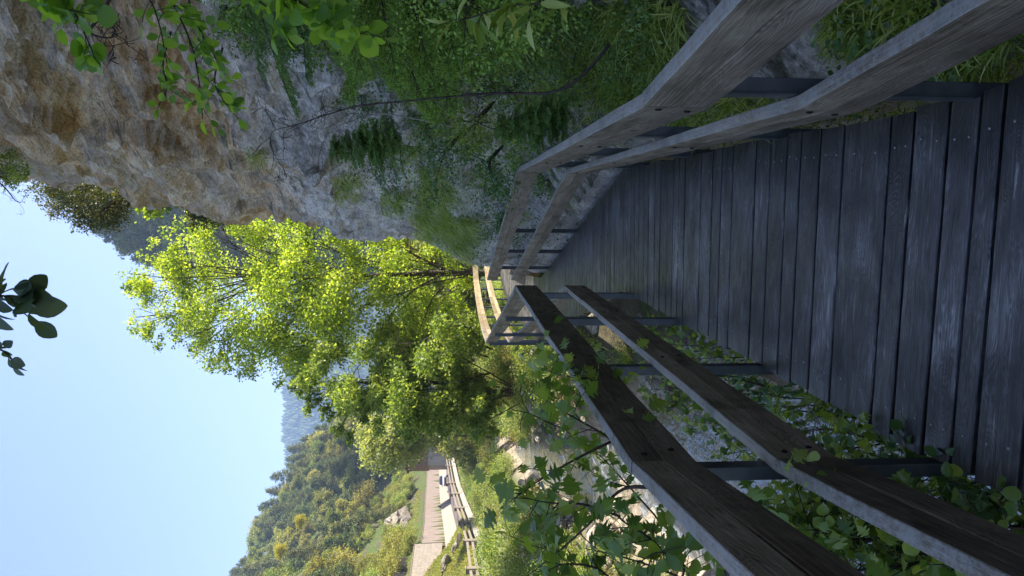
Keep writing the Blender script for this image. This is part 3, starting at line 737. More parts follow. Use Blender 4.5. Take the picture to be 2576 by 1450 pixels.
for sx in (-1, 1):
    m = MB(); box(m, (sx*.66, -1.95, .68), (.3, .12, .14), 0, .5, .03); m.build('headlight', m_lamp, car)
    m = MB(); box(m, (sx*.98, -.55, 1.0), (.18, .1, .13), 0, .5, .03); m.build('mirror', m_carp, car)
    for yy_ in (-1.3, 1.3):
        m = MB(); th = np.arange(16)/16*2*math.pi
        loft(m, [[(sx*x, yy_+r*math.cos(a), .31+r*math.sin(a)) for a in th] for x, r in ((.68, .27), (.70, .31), (.86, .31), (.885, .27))]); w = m.build('wheel', m_tyre, car, True)
        m = MB(); loft(m, [[(sx*x, yy_+r*math.cos(a), .31+r*math.sin(a)) for a in th] for x, r in ((.87, .2), (.9, .18), (.89, .05))]); m.build('rim', m_carp, w)
# ================================================================== VEGETATION
def crown(blobs, nclump, per, size, r, tmpl=LF_FAR, flat=.5, spread=.16, gap=None):
    """leaf clumps spread through ellipsoid blobs; returns MB"""
    B = np.array(blobs, float); vol = (B[:, 3]*B[:, 4]*B[:, 5])**(2/3); pr = vol/vol.sum()
    idx = r.choice(len(B), nclump, p=pr); b = B[idx]
    u = rdir(nclump, r)*(r.uniform(.25, 1, nclump)**.45)[:, None]
    c = b[:, :3]+u*b[:, 3:6]
    rad = (b[:, 3:6].mean(1)*spread+.02)
    P = np.repeat(c, per, 0)+r.normal(size=(nclump*per, 3))*np.repeat(rad, per)[:, None]*np.array((1, 1, .7))
    if gap is not None:
        P[(np.abs(P[:, 0]-gap[0]) < gap[1]) & (P[:, 1] < .3) & (P[:, 2] < gap[2]) & (r.rand(len(P)) < .88)] += np.array((0, 6.0, 0))
    tone = np.repeat(r.rand(nclump), per)*.6+r.rand(nclump*per)*.4
    N = norm(np.repeat(rdir(nclump, r), per, 0)*.5+rdir(nclump*per, r)*(1-flat)+np.array((0, 0, flat))+np.repeat(u, per, 0)*.3)
    D = rdir(nclump*per, r)+np.repeat(u, per, 0)*.5+np.array((0, 0, -.25))
    m = MB(); scatter(m, *tmpl, P, D, N, r.uniform(.65, 1.3, len(P))*size, tone); return m
def limbs(m, base, top, blobs, r0, r, nmax=40, bend=.15, start=.25):
    base, top = np.array(base, float), np.array(top, float)
    T = curve([base, base+(top-base)*.35+r.normal(size=3)*bend*.5*np.array((1, 1, 0)), base+(top-base)*.7+r.normal(size=3)*bend*np.array((1, 1, 0)), top], 16)
    tube(m, T, np.linspace(r0, r0*.15, 16), 8, .5)
    for b in blobs[:nmax]:
        c = np.array(b[:3]); t = np.clip((c[2]-base[2])/(top[2]-base[2])-.22-r.uniform(0, .15), start, .9)
        s = T[int(t*15)]; d = c-s; L = np.linalg.norm(d)
        mid = s+d*.5+np.array((0, 0, .12*L))+r.normal(size=3)*.06*L
        q = curve([s, mid, c], 9); tube(m, q, np.linspace(r0*.32*(1-t*.5), .008, 9), 5, .5)
        for k in range(3):
            e = c+rdir(1, r)[0]*np.array(b[3:6])*.8; s2 = q[4+k]
            tube(m, curve([s2, (s2+e)/2+r.normal(size=3)*.05*L, e], 6), np.linspace(r0*.10, .004, 6), 4, .5)
def blobs_px(lst, Y, r, depth=1.0, jit=1.5):
    out = []
    for x, y, rad in lst:
        c = PY(x, y, Y+r.uniform(-jit, jit)); q = rad/FPX*Y; out.append((*c, q, q*depth, q))
    return out

def split(bl, n, r, q=.5):
    o = []
    for b in bl:
        if b[3] < .4: o.append(b); continue
        for _ in range(n):
            u = rdir(1, r)[0]*r.uniform(.3, 1)**.5; s = q*r.uniform(.6, 1.1); o.append((b[0]+u[0]*b[3], b[1]+u[1]*b[4], b[2]+u[2]*b[5], b[3]*s*.9, b[4]*s, b[5]*s*.55))
    return o
def front_limbs(m, lst, Y, loc, r0, r):
    for k_, pts_ in enumerate(lst):
        P = [PY(x, y, Y+(1.8 if i == 0 else .6 if i == 1 else 0)*1.0)-loc for i, (x, y) in enumerate(pts_)]
        A = curve(P, 16); A = A+fbm(A*1.5, 3, k_)[:, None]*.05; tube(m, A, np.linspace(r0, r0*.2, 16), 5, .5)
        for j in (5, 8, 11, 14):
            e = A[j]+norm(A[min(15, j+1)]-A[j-1]+rdir(1, r)[0]*1.2)*r.uniform(.6, 1.4); tube(m, curve([A[j], (A[j]+e)/2+r.normal(size=3)*.06, e], 6), np.linspace(r0*.35, .006, 6), 4, .5)
# ---- the big sunlit tree beyond the bend
r = np.random.RandomState(11)
LA = [(395, 690, 60), (350, 712, 28), (420, 640, 40), (480, 650, 75), (440, 760, 75), (400, 830, 40), (345, 820, 18), (560, 590, 75), (500, 560, 40), (540, 720, 105), (520, 850, 75), (600, 830, 100), (640, 560, 60), (680, 640, 105),
      (700, 760, 120), (690, 880, 90), (600, 910, 35), (740, 570, 60), (800, 620, 90), (820, 720, 120), (800, 840, 110), (760, 930, 55), (900, 610, 70), (940, 660, 90), (950, 770, 115), (1040, 700, 90), (1070, 800, 90), (1120, 740, 70), (1150, 800, 60), (1000, 620, 50), (1100, 640, 45), (540, 520, 30), (1160, 690, 45), (525, 905, 16), (560, 880, 25), (330, 735, 12), (335, 800, 10), (365, 765, 14), (455, 855, 14), (490, 885, 14), (575, 925, 12), (640, 940, 14), (355, 650, 14), (385, 610, 14), (420, 580, 16), (450, 560, 14), (700, 965, 16), (480, 520, 14), (510, 500, 12)]
bl = blobs_px(LA, 33, r, 1.3, 2.2)
t1 = thing('deciduous_tree', 'tall yellow-green sunlit tree standing beyond the bend of the boardwalk', 'tree', (.66, 33.5, -2.6))
loc = np.array(t1.location)
bl0 = [(b[0]-loc[0], b[1]-loc[1], b[2]-loc[2], *b[3:]) for b in bl]
cm = crown(split(bl0, 8, r), 5600, 14, .135, r, spread=.27, flat=.25, gap=(0, .17, 8.5)); cm.build('crown', m_yel, t1)
m = MB(); limbs(m, (0, 0, 0), (0, 0, 15.0), bl0, .19, r, 40, .12)
front_limbs(m, [[(1120, 690), (1040, 730), (980, 800), (930, 880), (880, 950)], [(1080, 690), (1000, 720), (900, 780), (820, 850)], [(1150, 690), (1090, 750), (1060, 820), (1040, 900)], [(950, 690), (880, 720), (800, 760), (720, 820)], [(1130, 690), (1060, 650), (1000, 620), (940, 600)], [(850, 690), (780, 700), (700, 730), (600, 760)], [(900, 690), (800, 670), (700, 640), (600, 620)], [(1050, 690), (960, 740), (870, 800), (760, 870), (690, 900)]], 31.6, loc, .05, r); m.build('trunk', m_bark, t1, True)
# second, greener tree lower left
r = np.random.RandomState(12)
LB = [(765, 970, 30), (790, 1000, 20), (830, 940, 70), (870, 1010, 45), (920, 945, 90), (940, 1030, 50), (980, 880, 100), (1010, 990, 100), (1060, 1060, 60), (1060, 900, 95), (1090, 980, 95), (1130, 880, 80), (1150, 970, 80), (1130, 1050, 60), (1180, 1040, 55), (1190, 930, 70), (1200, 1000, 60), (1210, 1070, 40), (760, 950, 22), (745, 965, 12), (735, 975, 8), (775, 1030, 12), (820, 1040, 14), (850, 1080, 14), (880, 1100, 12)]
bl = blobs_px(LB, 29, r, 1.2, 1.8)
t2 = thing('deciduous_tree', 'bushy darker green tree standing left of the tall sunlit one on the bank', 'tree', (-4.2, 29.5, -2.6))
loc = np.array(t2.location); bl0 = [(b[0]-loc[0], b[1]-loc[1], b[2]-loc[2], *b[3:]) for b in bl]
crown(split(bl0, 6, r), 3900, 14, .14, r, spread=.26, flat=.25).build('crown', m_grn, t2)
m = MB(); limbs(m, (0, 0, 0), (.3, 0, 8), bl0, .13, r, 30, .3, .1)
front_limbs(m, [[(1230, 900), (1150, 880), (1060, 900), (980, 930)], [(1240, 880), (1130, 840), (1050, 860), (990, 870)], [(1230, 940), (1160, 960), (1090, 1000), (1010, 1050)], [(1220, 860), (1160, 820), (1090, 830)]], 27.6, loc, .045, r)
m.build('trunk', m_bark, t2, True)
# pale willow-like tree in front of the building
r = np.random.RandomState(13)
LC = [(930, 1090, 40), (960, 1130, 50), (1000, 1120, 55), (1040, 1100, 50), (1060, 1060, 60), (1090, 1105, 20), (1120, 1080, 40), (1015, 1070, 50)]
bl = blobs_px(LC, 60, r, 1.2, 2)
t3 = thing('willow_tree', 'pale silvery green tree whose branches hide part of the building', 'tree', (-12.6, 60, -1))
loc = np.array(t3.location); bl0 = [(b[0]-loc[0], b[1]-loc[1], b[2]-loc[2], *b[3:]) for b in bl]
m_wil = leafmat('silvery_leaves', (.12, .16, .05), (.24, .28, .10), (.42, .46, .22), .4)
crown(bl0, 1400, 9, .30, r, spread=.22).build('crown', m_wil, t3)
m = MB(); limbs(m, (0, 0, 0), (.3, 0, 8), bl0, .14, r, 12, .3, .1); m.build('trunk', m_bark, t3, True)

# ---- prototypes for the wooded slopes
def proto_broad(seed, h, w):
    r = np.random.RandomState(seed); bl = []
    for i in range(16):
        a = r.uniform(0, 6.28); z = r.uniform(.35, 1); q = math.sqrt(max(0, 1-((z-.55)/.5)**2)); rr = r.uniform(.3, 1)*w*q*.7
        s = r.uniform(.16, .28)*w; bl.append((rr*math.cos(a), rr*math.sin(a), z*h*.9, s*1.2, s*1.2, s))
    c = crown(bl, 420, 8, .42, r, spread=.3); m = MB(); limbs(m, (0, 0, -1), (0, 0, h*.8), bl, .16, r, 10, .4); return c, m
def proto_pine(seed, h):
    r = np.random.RandomState(seed); bl = []
    for i in range(15):
        z = .38+.62*i/15; a = i*2.4; w = (1.06-z)*h*.30*r.uniform(.7, 1.3)
        bl.append((w*math.cos(a), w*math.sin(a), z*h, .09*h*(1.25-z*.6), .09*h*(1.25-z*.6), .05*h))
    bl.append((0, 0, h, .06*h, .06*h, .05*h))
    c = crown(bl, 360, 9, .36, r, spread=.35, flat=.3); m = MB(); limbs(m, (0, 0, -1), (0, 0, h*.98), bl, .14, r, 16, .3); return c, m
def proto_spruce(seed, h):
    r = np.random.RandomState(seed); P = []; D = []; S_ = []
    for i in range(46):
        z = .1+.9*i/46; w = (1-z)*h*.22+.12
        for k in range(int(5+9*(1-z))):
            a = r.uniform(0, 6.28)
            for q in np.linspace(.15, 1, 4):
                P.append((w*q*math.cos(a), w*q*math.sin(a), z*h-w*q*.35)); D.append((math.cos(a)+r.normal()*.4, math.sin(a)+r.normal()*.4, -.45+r.normal()*.2)); S_.append(.5*(1.1-z)+.3)
    m = MB(); P = np.array(P)+r.normal(size=(len(P), 3))*.06
    scatter(m, *LF_FAR, P, D, rdir(len(P), r)*.5+np.array((0, 0, 1)), np.array(S_), r.rand(len(P)))
    t = MB(); tube(t, [(0, 0, -1), (0, 0, h*.5), (0, 0, h)], [.14, .09, .02], 6, .5); return m, t
KIND = {}
def make_kind(key, name, label, cat, cmat, cm, tm):
    KIND[key] = dict(name=name, label=label, cat=cat, cmat=cmat, c=None, t=None, cm=cm, tm=tm)
make_kind('b1', 'deciduous_tree', 'round-crowned mid green tree on the wooded slope', 'tree', m_hill, *proto_broad(1, 8.0, 4.6))
make_kind('b2', 'deciduous_tree', 'broad mid green tree on the wooded slope', 'tree', m_hill, *proto_broad(2, 7.0, 5.6))
make_kind('b3', 'deciduous_tree', 'narrow mid green tree on the wooded slope', 'tree', m_hill, *proto_broad(3, 9.5, 4.2))
make_kind('p1', 'pine_tree', 'dark pine tree with a thin layered crown on the wooded slope', 'tree', m_con, *proto_pine(4, 10))
make_kind('p2', 'pine_tree', 'tall dark pine tree with a ragged crown on the wooded slope', 'tree', m_con, *proto_pine(5, 12))
make_kind('s1', 'spruce_tree', 'dark pointed spruce on the wooded slope', 'tree', m_con, *proto_spruce(6, 10))
make_kind('y1', 'yellow_shrub', 'bright yellow shrub among the green trees of the slope', 'shrub', m_yels, *proto_broad(7, 5.0, 4.2))
def put(key, x, y, z, s, rz, group, label=None, sxy=1.0):
    K = KIND[key]
    e = thing(K['name'], label or K['label'], K['cat'], (x, y, z), group, rz); e.scale = (s*sxy, s*sxy, s)
    if K['c'] is None:
        K['c'] = K['cm'].build('crown', K['cmat'], e); K['t'] = K['tm'].build('trunk', m_bark, e, True)
    else:
        for q in ('c', 't'):
            o = K[q].copy(); C.collection.objects.link(o); o.parent = e
    return e
def inframe(x, y, z, mx=60):
    F = y*cp-(z-CAM_H)*sp; U = y*sp+(z-CAM_H)*cp
    if F <= 0: return False
    dx, dy = 1288-FPX*U/F, 725-FPX*x/F
    return -mx < dx < 2576+mx and -mx < dy < 1450+mx
r = np.random.RandomState(21); cnt = 0; pts = []
cand = []
for y in np.arange(60, 330, 6.2):
    for h in np.arange(2.5, 62, 5.0):
        yj, hj = y+r.uniform(-2.6, 2.6), h+r.uniform(-2, 2); x = float(fw(yj))-hj
        z = float(ground_z(x, yj)); 
        if inframe(x, yj, z+5): cand.append((x, yj, z, h))
r.shuffle(cand)
cand = sorted(cand, key=lambda c: c[1])
# leave a clearing for the rock outcrop
ocx, ocy = -38.3, 116
cand = [c for c in cand if not (abs(c[1]-ocy) < 8 and c[3] < 9)]
step = max(1.0, len(cand)/270)
sel = [cand[int(i*step)] for i in range(int(len(cand)/step))]
for x, y, z, h in sel:
    u = r.rand(); key = 'b1' if u < .2 else 'b2' if u < .34 else 'b3' if u < .47 else 'p1' if u < .68 else 'p2' if u < .88 else 's1'
    if h < 6 and y < 120: key = r.choice(['b1', 'b2'])
    s = r.uniform(.62, .95)*(.65 if h < 6 else 1)*(.8 if y < 105 else 1)*(1+.25*(y > 200))
    put(key, x, y, z-.3, s, r.uniform(0, 6.28), 'trees on the wooded slope above the road', sxy=r.uniform(.9, 1.35))
rb = np.random.RandomState(24)
for i in range(190):
    y = rb.uniform(60, 160); h = rb.uniform(2.2, 20); x = float(fw(y))-h; z = float(ground_z(x, y))
    if abs(y-ocy) < 7 and h < 9: continue
    if not inframe(x, y, z+1, 20): continue
    put(['b2', 'b1', 'b2'][i % 3], x, y, z-.3, rb.uniform(.28, .5), rb.uniform(0, 6.28), 'bushes at the foot of the wooded slope', ['broad rounded bush at the foot of the slope above the wall', 'tall rounded bush at the foot of the slope above the wall', 'broad rounded bush at the foot of the slope above the wall'][i % 3])
for (dx, dy, Y) in ((700, 1385, 118), (750, 1310, 128), (985, 1425, 92)):
    q = PY(dx, dy, Y); zz = float(ground_z(q[0], Y)); s = .42
    put('y1', q[0], Y, q[2]-1.6, s, dx, 'yellow shrubs on the slope', ['topmost bright yellow shrub on the far slope', 'smaller yellow shrub further along the far slope', 'yellow-green shrub low on the far slope'][(dx > 700)+(dx > 900)])
# trees on the right-hand spur, behind the cliff
rsp = np.random.RandomState(23); tot = 0
for i in range(1500):
    Y = rsp.uniform(196, 250); x = Y*rsp.uniform(.01, .17); z = float(ground_z(x, Y))
    if x < 5.0 or not inframe(x, Y, z+4, 10): continue
    F = Y*cp-(z-CAM_H)*sp; dx_ = 1288-FPX*(Y*sp+(z-CAM_H)*cp)/F
    if dx_ > 760 : continue
    key = ['p2', 'p1', 's1', 'p2', 'b3'][i % 5]
    put(key, x, Y, z-.8, rsp.uniform(1.1, 2.0), i*1.3, 'trees on the shaded spur behind the cliff', {'p': 'dark thin-crowned pine on the shaded spur behind the cliff', 's': 'dark pointed spruce on the shaded spur behind the cliff', 'b': 'dark leafy tree on the shaded spur behind the cliff'}[key[0]])
    tot += 1
    if tot >= 125: break
# valley floor trees closing the view behind the big tree
r = np.random.RandomState(22)
for i in range(34):
    Y = r.uniform(46, 92); x = Y*r.uniform(-.22, .12); z = float(ground_z(x, Y))
    if x < np.interp(Y, XF_Y, XF_X)+3: continue
    put(['b1', 'b2', 'b3'][i % 3], x, Y, z-.4, r.uniform(.55, .85), i, 'trees along the stream behind the big tree', 'mid green tree along the stream, seen through the big sunlit tree')

# ---- pine leaning out from the cliff top and shrubs behind the nose
r = np.random.RandomState(31)
def special_tree(lst, Y, base, name, label, cmat, ncl, per, size, r0, topi=0, ctrl=None, spread=.25):
    bl = blobs_px(lst, Y, r, 1.1, .8); e = thing(name, label, 'tree', base); b0 = np.array(base)
    bl0 = [(b[0]-b0[0], b[1]-b0[1], b[2]-b0[2], *b[3:]) for b in bl]
    crown(bl0, ncl, per, size, r, spread=spread, flat=.3).build('crown', cmat, e)
    m = MB(); top = np.array(bl0[topi][:3])
    if ctrl is None: limbs(m, (0, 0, 0), top, bl0, r0, r, 40, .3, .05)
    else:
        T = curve([np.array(c)-b0 for c in ctrl], 18); tube(m, T, np.linspace(r0, r0*.25, 18), 8, .5)
        for b in bl0:
            c = np.array(b[:3]); i = int(np.argmin(np.linalg.norm(T-c, axis=1))); i = max(0, i-3); s = T[i]; L = np.linalg.norm(c-s)
            tube(m, curve([s, (s+c)/2+r.normal(size=3)*.1*L, c], 7), np.linspace(r0*.35, .01, 7), 5, .5)
            for _ in range(4):
                e2 = c+rdir(1, r)[0]*b[3]*.9; tube(m, curve([(s+c)/2, c+r.normal(size=3)*.05, e2], 5), np.linspace(.02, .005, 5), 4, .5)
    m.build('trunk', m_bark, e, True); return e
Yp = 20
m_pine = leafmat('leaning_pine_needles', (.03, .05, .022), (.08, .105, .035), (.2, .2, .07), .2, .5, .3)
special_tree([(95, 445, 30), (120, 480, 42), (150, 450, 40), (160, 500, 48), (200, 480, 48), (190, 525, 42), (230, 500, 45), (240, 540, 45), (270, 520, 45), (285, 490, 40), (225, 560, 28), (290, 545, 32), (300, 510, 35), (140, 530, 22), (80, 430, 20)],
             Yp, tuple(PY(360, 455, Yp)), 'pine_tree', 'gnarled pine leaning out over the cliff edge against the sky', m_pine, 900, 13, .065, .11, 1,
             [PY(360, 450, Yp), PY(345, 500, Yp), PY(310, 478, Yp), PY(270, 455, Yp), PY(200, 470, Yp), PY(120, 470, Yp)], .14)
Yq = 24
special_tree([(375, 510, 26), (400, 505, 22), (380, 480, 22), (360, 500, 18), (410, 480, 18), (390, 525, 16)], Yq, tuple(PY(430, 455, Yq)), 'young_tree', 'small bright yellow-green tree against the dark spur beside the cliff edge', m_yel, 220, 10, .15, .035, 0, None)
special_tree([(470, 500, 24), (490, 520, 24), (505, 500, 24), (530, 520, 28), (560, 530, 30), (500, 545, 25)], 26, tuple(PY(560, 470, 26)), 'pine_sapling', 'brownish green scrub pine poking out from behind the cliff edge', m_pine, 320, 10, .13, .05, 0, None)
special_tree([(20, 400, 25), (50, 430, 18), (30, 450, 22), (10, 440, 20)], 13, tuple(PY(-60, 380, 13)), 'cliff_birch', 'thin-leaved small tree at the very top of the cliff edge', m_grn, 130, 7, .055, .03, 2, None)

# ---- rock outcrop on the hillside
def boulder_mesh(seed, name='boulder', sub=4, sc=(1, .8, .6), amp=.35):
    import bmesh
    b = bmesh.new(); bmesh.ops.create_icosphere(b, subdivisions=sub, radius=1); v = np.array([q.co[:] for q in b.verts]); f = np.array([[q.index for q in p.verts] for p in b.faces]); b.free()
    n = v.copy(); d = 1+amp*fbm(v*1.1+seed*9.1, 4, seed)+.12*ridged(v*2.5+seed, 3, seed+3)
    # planar cuts make it read as broken rock
    rr_ = np.random.RandomState(seed)
    q = v*d[:, None]
    for _ in range(7):
        nn = rdir(1, rr_)[0]; c = rr_.uniform(.55, .8); s = q@nn; q = q-np.clip(s-c, 0, None)[:, None]*nn*.85
    return q*np.array(sc), f
v, f = boulder_mesh(3, sub=5, amp=.45)
zz = float(ground_z(ocx, ocy)); 
o = mesh('rock_outcrop', v*np.array((2.6, 6.0, 4.2)), [f], m_crag, smooth=False); o.location = (ocx, ocy, zz+.6); o.rotation_euler = (0, -.5, .15)
tag(o, 'large bare pale rock outcrop among trees above the retaining wall', 'rock')
v, f = boulder_mesh(8, sub=5, amp=.5)
qq = PY(1075, 1395, 70)
for j, (dx, dy, Y, s) in enumerate([(1125, 1375, 62, .8), (1100, 1425, 60, .75), (1140, 1320, 66, .5)]):
    q = PY(dx, dy, Y); zg = float(ground_z(q[0], Y))
    o = mesh('mound_rock', v*np.array((1.6, 1.2, .8))*s, [f], m_crag, smooth=False); o.location = (q[0], Y, zg+.1); o.rotation_euler = (0, .3, j*1.1)
    tag(o, ['largest pale rock breaking through the grassy mound', 'pale rock at the left edge of the grassy mound', 'small pale rock on the mound nearest the road'][j], 'rock')

# ---- boulders along the stream
r = np.random.RandomState(41); protos = [boulder_mesh(50+i, sub=4 if i < 2 else 3) for i in range(5)]; pm = [None]*5
spots = []
for k_ in range(2500):
    y = r.uniform(6.5, 44); side = r.choice([-1, 1], p=[.72, .28]); xs = float(np.interp(y, XS_Y, XS_X)); x = xs+side*(1.3+abs(r.normal())*1.9)
    if side > 0 and x > -.6: continue
    s = r.choice([.22, .32, .5, .75], p=[.42, .33, .18, .07])*r.uniform(.8, 1.2); z = float(ground_z(x, y))
    if not inframe(x, y, z, 20): continue
    if all((x-a)**2+(y-b)**2 > (.75*(s+c))**2 for a, b, _, c in spots): spots.append((x, y, z, s))
    if len(spots) >= 230: break
for (dx, dy, z, s) in ((1860, 1360, -2.9, .9), (1790, 1330, -2.7, .6), (1560, 1290, -2.6, .8), (1700, 965, -2.9, .5), (1450, 1180, -2.4, .8), (1540, 1105, -2.9, .55), (1500, 1290, -2.3, .6)):
    q = PZ(dx, dy, z); spots.append((q[0], q[1], float(ground_z(q[0], q[1])), s))
for i, (x, y, z, s) in enumerate(spots):
    j = i % 5
    if pm[j] is None:
        o = mesh('boulder', protos[j][0], [protos[j][1]], m_rock, smooth=False); pm[j] = o
    else: o = pm[j].copy(); C.collection.objects.link(o)
    o.location = (x, y, z+s*.18); o.scale = (s, s*r.uniform(.8, 1.2), s*r.uniform(.7, 1.1)); o.rotation_euler = (r.uniform(-.3, .3), r.uniform(-.3, .3), r.uniform(0, 6.28))
    tag(o, 'pale tan boulder lying on the stream bank', 'boulder', 'boulders along the stream')

v, f = boulder_mesh(77, sub=4, amp=.4)
for j, (x, y, s, lab) in enumerate([(.95, 18.2, .75, 'grey rock at the cliff foot just past the end of the right railing'), (1.6, 20.6, .9, 'larger grey rock behind the cliff nose beside the sunlit deck')]):
    o = mesh('cliff_foot_rock', v*s, [f], m_crag, smooth=False); o.location = (x, y, -.1); o.rotation_euler = (.2, 0, j*2.0); tag(o, lab, 'rock')
# ---- shrubs on the banks
def shrub_proto(seed, mat_seed_size=.075, n=150, per=9):
    r = np.random.RandomState(seed); bl = [(r.normal()*.35, r.normal()*.35, r.uniform(.2, .8), .35, .35, .28) for _ in range(9)]
    m = MB(); limbs(m, (0, 0, -.2), (0, 0, .7), bl, .02, r, 9, .1, .05); return crown(bl, n, per, mat_seed_size, r, spread=.4), m
m_sun = leafmat('sunlit_shrub_leaves', (.07, .11, .03), (.19, .25, .07), (.42, .45, .19), .4)
make_kind('h1', 'bank_shrub', 'leafy green shrub', 'shrub', m_grn, *shrub_proto(51))
make_kind('h2', 'bank_shrub', 'yellow-green shrub', 'shrub', m_sun, *shrub_proto(52))
m_brown = leafmat('brown_green_leaves', (.10, .07, .025), (.17, .13, .05), (.26, .24, .08), .3)
make_kind('h3', 'bank_shrub', 'brownish shrub', 'shrub', m_brown, *shrub_proto(53))
r = np.random.RandomState(54); nsh = 0; sp_ = []
for k_ in range(6000):
    y = r.uniform(13, 50); xs = float(np.interp(y, XS_Y, XS_X)); xf_ = float(np.interp(y, XF_Y, XF_X))
    x = r.uniform(xf_+.8, xs-2.3) if r.rand() < .75 else r.uniform(xs+2.2, min(-.5, xs+7) if y < 30 else xs+8)
    if x > -1.6 and y < 33: continue
    z = float(ground_z(x, y))
    if not inframe(x, y, z+.3, 30): continue
    s = r.uniform(.5, 1.15)*(1.3 if y > 30 else 1)
    if any((x-a)**2+(y-b)**2 < (.55*(s+c))**2 for a, b, c in sp_): continue
    sp_.append((x, y, s))
    key = r.choice(['h1', 'h2', 'h3'], p=[.42, .38, .20])
    side = 'left' if x < xs else 'right'
    lab = {'h1': 'leafy green shrub', 'h2': 'bright yellow-green shrub', 'h3': 'brownish shrub'}[key]+(' on the sunny far bank of the stream' if side == 'left' else ' on the near bank between stream and boardwalk')
    put(key, x, y, z-.1, s, r.uniform(0, 6), 'shrubs on the far bank' if side == 'left' else 'shrubs on the near bank', lab)
    if len(sp_) >= 145: break

rg = np.random.RandomState(55); n_ = 0
for k_ in range(2000):
    y = rg.uniform(26, 108); xs = float(np.interp(y, XS_Y, XS_X)); xf_ = float(np.interp(y, XF_Y, XF_X)); x = rg.uniform(xf_+.9, xs+6); z = float(ground_z(x, y))
    if abs(x-xs) < 1.3 or not inframe(x, y, z+.3, 20): continue
    if x > -1.6 and y < 33: continue
    put(['h2', 'h1', 'h2', 'h3'][k_ % 4], x, y, z-.15, rg.uniform(.7, 1.7), rg.uniform(0, 6), 'brush between the stream and the road fence', ['bright yellow-green brush between the stream and the road fence', 'leafy green brush between the stream and the road fence', 'bright yellow-green brush between the stream and the road fence', 'brownish brush between the stream and the road fence'][k_ % 4]); n_ += 1
    if n_ >= 150: break
# ---- grass
def blades(m, P, D, L, W, droop, r, seg=4):
    n = len(P); D = norm(np.asarray(D, float)); L = np.broadcast_to(L, (n,)); side = norm(np.cross(D, rdir(n, r)))
    t = np.linspace(0, 1, seg+1); dr = np.asarray(droop, float)
    if dr.ndim == 0: dr = np.array((0, 0, -float(dr)))
    V = P[:, None]+D[:, None]*(L[:, None]*t)[..., None]+dr*(L[:, None]*t**2.2)[..., None]
    w = (W*(1-t**1.5)+.0004)[None, :, None]*side[:, None]
    A, B = V-w, V+w; G = np.stack([A, B], 2).reshape(n, -1, 3); k_ = 2*(seg+1)
    f = np.array([(2*i, 2*i+1, 2*i+3, 2*i+2) for i in range(seg)])
    m.add(G.reshape(-1, 3), [(f[None]+(np.arange(n)*k_)[:, None, None]).reshape(-1, 4)], None, np.repeat(r.rand(n), k_))
r = np.random.RandomState(61)
def field(ncl, xr, yr, cond, L, W, per, mat, name, droop=.35):
    x = r.uniform(*xr, ncl); y = r.uniform(*yr, ncl); ok = cond(x, y); x, y = x[ok], y[ok]; z = ground_z(x, y)
    P = np.repeat(xyz(x, y, z), per, 0)+r.normal(size=(len(x)*per, 3))*np.array((.09, .09, 0))
    m = MB(); blades(m, P, rdir(len(P), r)*.55+np.array((0, 0, 1.)), L*r.uniform(.5, 1.3, len(P)), W, droop, r, 3)
    return tag(m.build(name, mat), kind='stuff')
xs_ = lambda y: np.interp(y, XS_Y, XS_X); xf_ = lambda y: np.interp(y, XF_Y, XF_X)
field(9000, (-19, -5), (12, 50), lambda x, y: (x < xs_(y)-2.6) & (x > xf_(y)+.6) & (fbm(xyz(x, y)*.5, 3, 4) > -.25), .30, .012, 7, m_drygrass, 'bank_grass')
field(9000, (-36, -17), (48, 84), lambda x, y: (x < xf_(y)-.8) & (x > fw(y)+.3) & (y+(x-xf_(y))*.5 < 74), .40, .025, 6, m_drygrass, 'mound_grass')
field(6000, (-40, -28), (60, 140), lambda x, y: (x < fw(y)-.85) & (x > fw(y)-3.2), .45, .03, 6, m_drygrass, 'wall_top_grass')
field(5000, (-9, 3), (14, 48), lambda x, y: (x > xs_(y)+2.2) & ~((y < 32) & (x > np.interp(y, [14, 15.2, 19.5, 25, 31], [-1.3, -1.3, -1.1, -.5, 1]))), .35, .012, 6, m_grass, 'near_bank_grass')

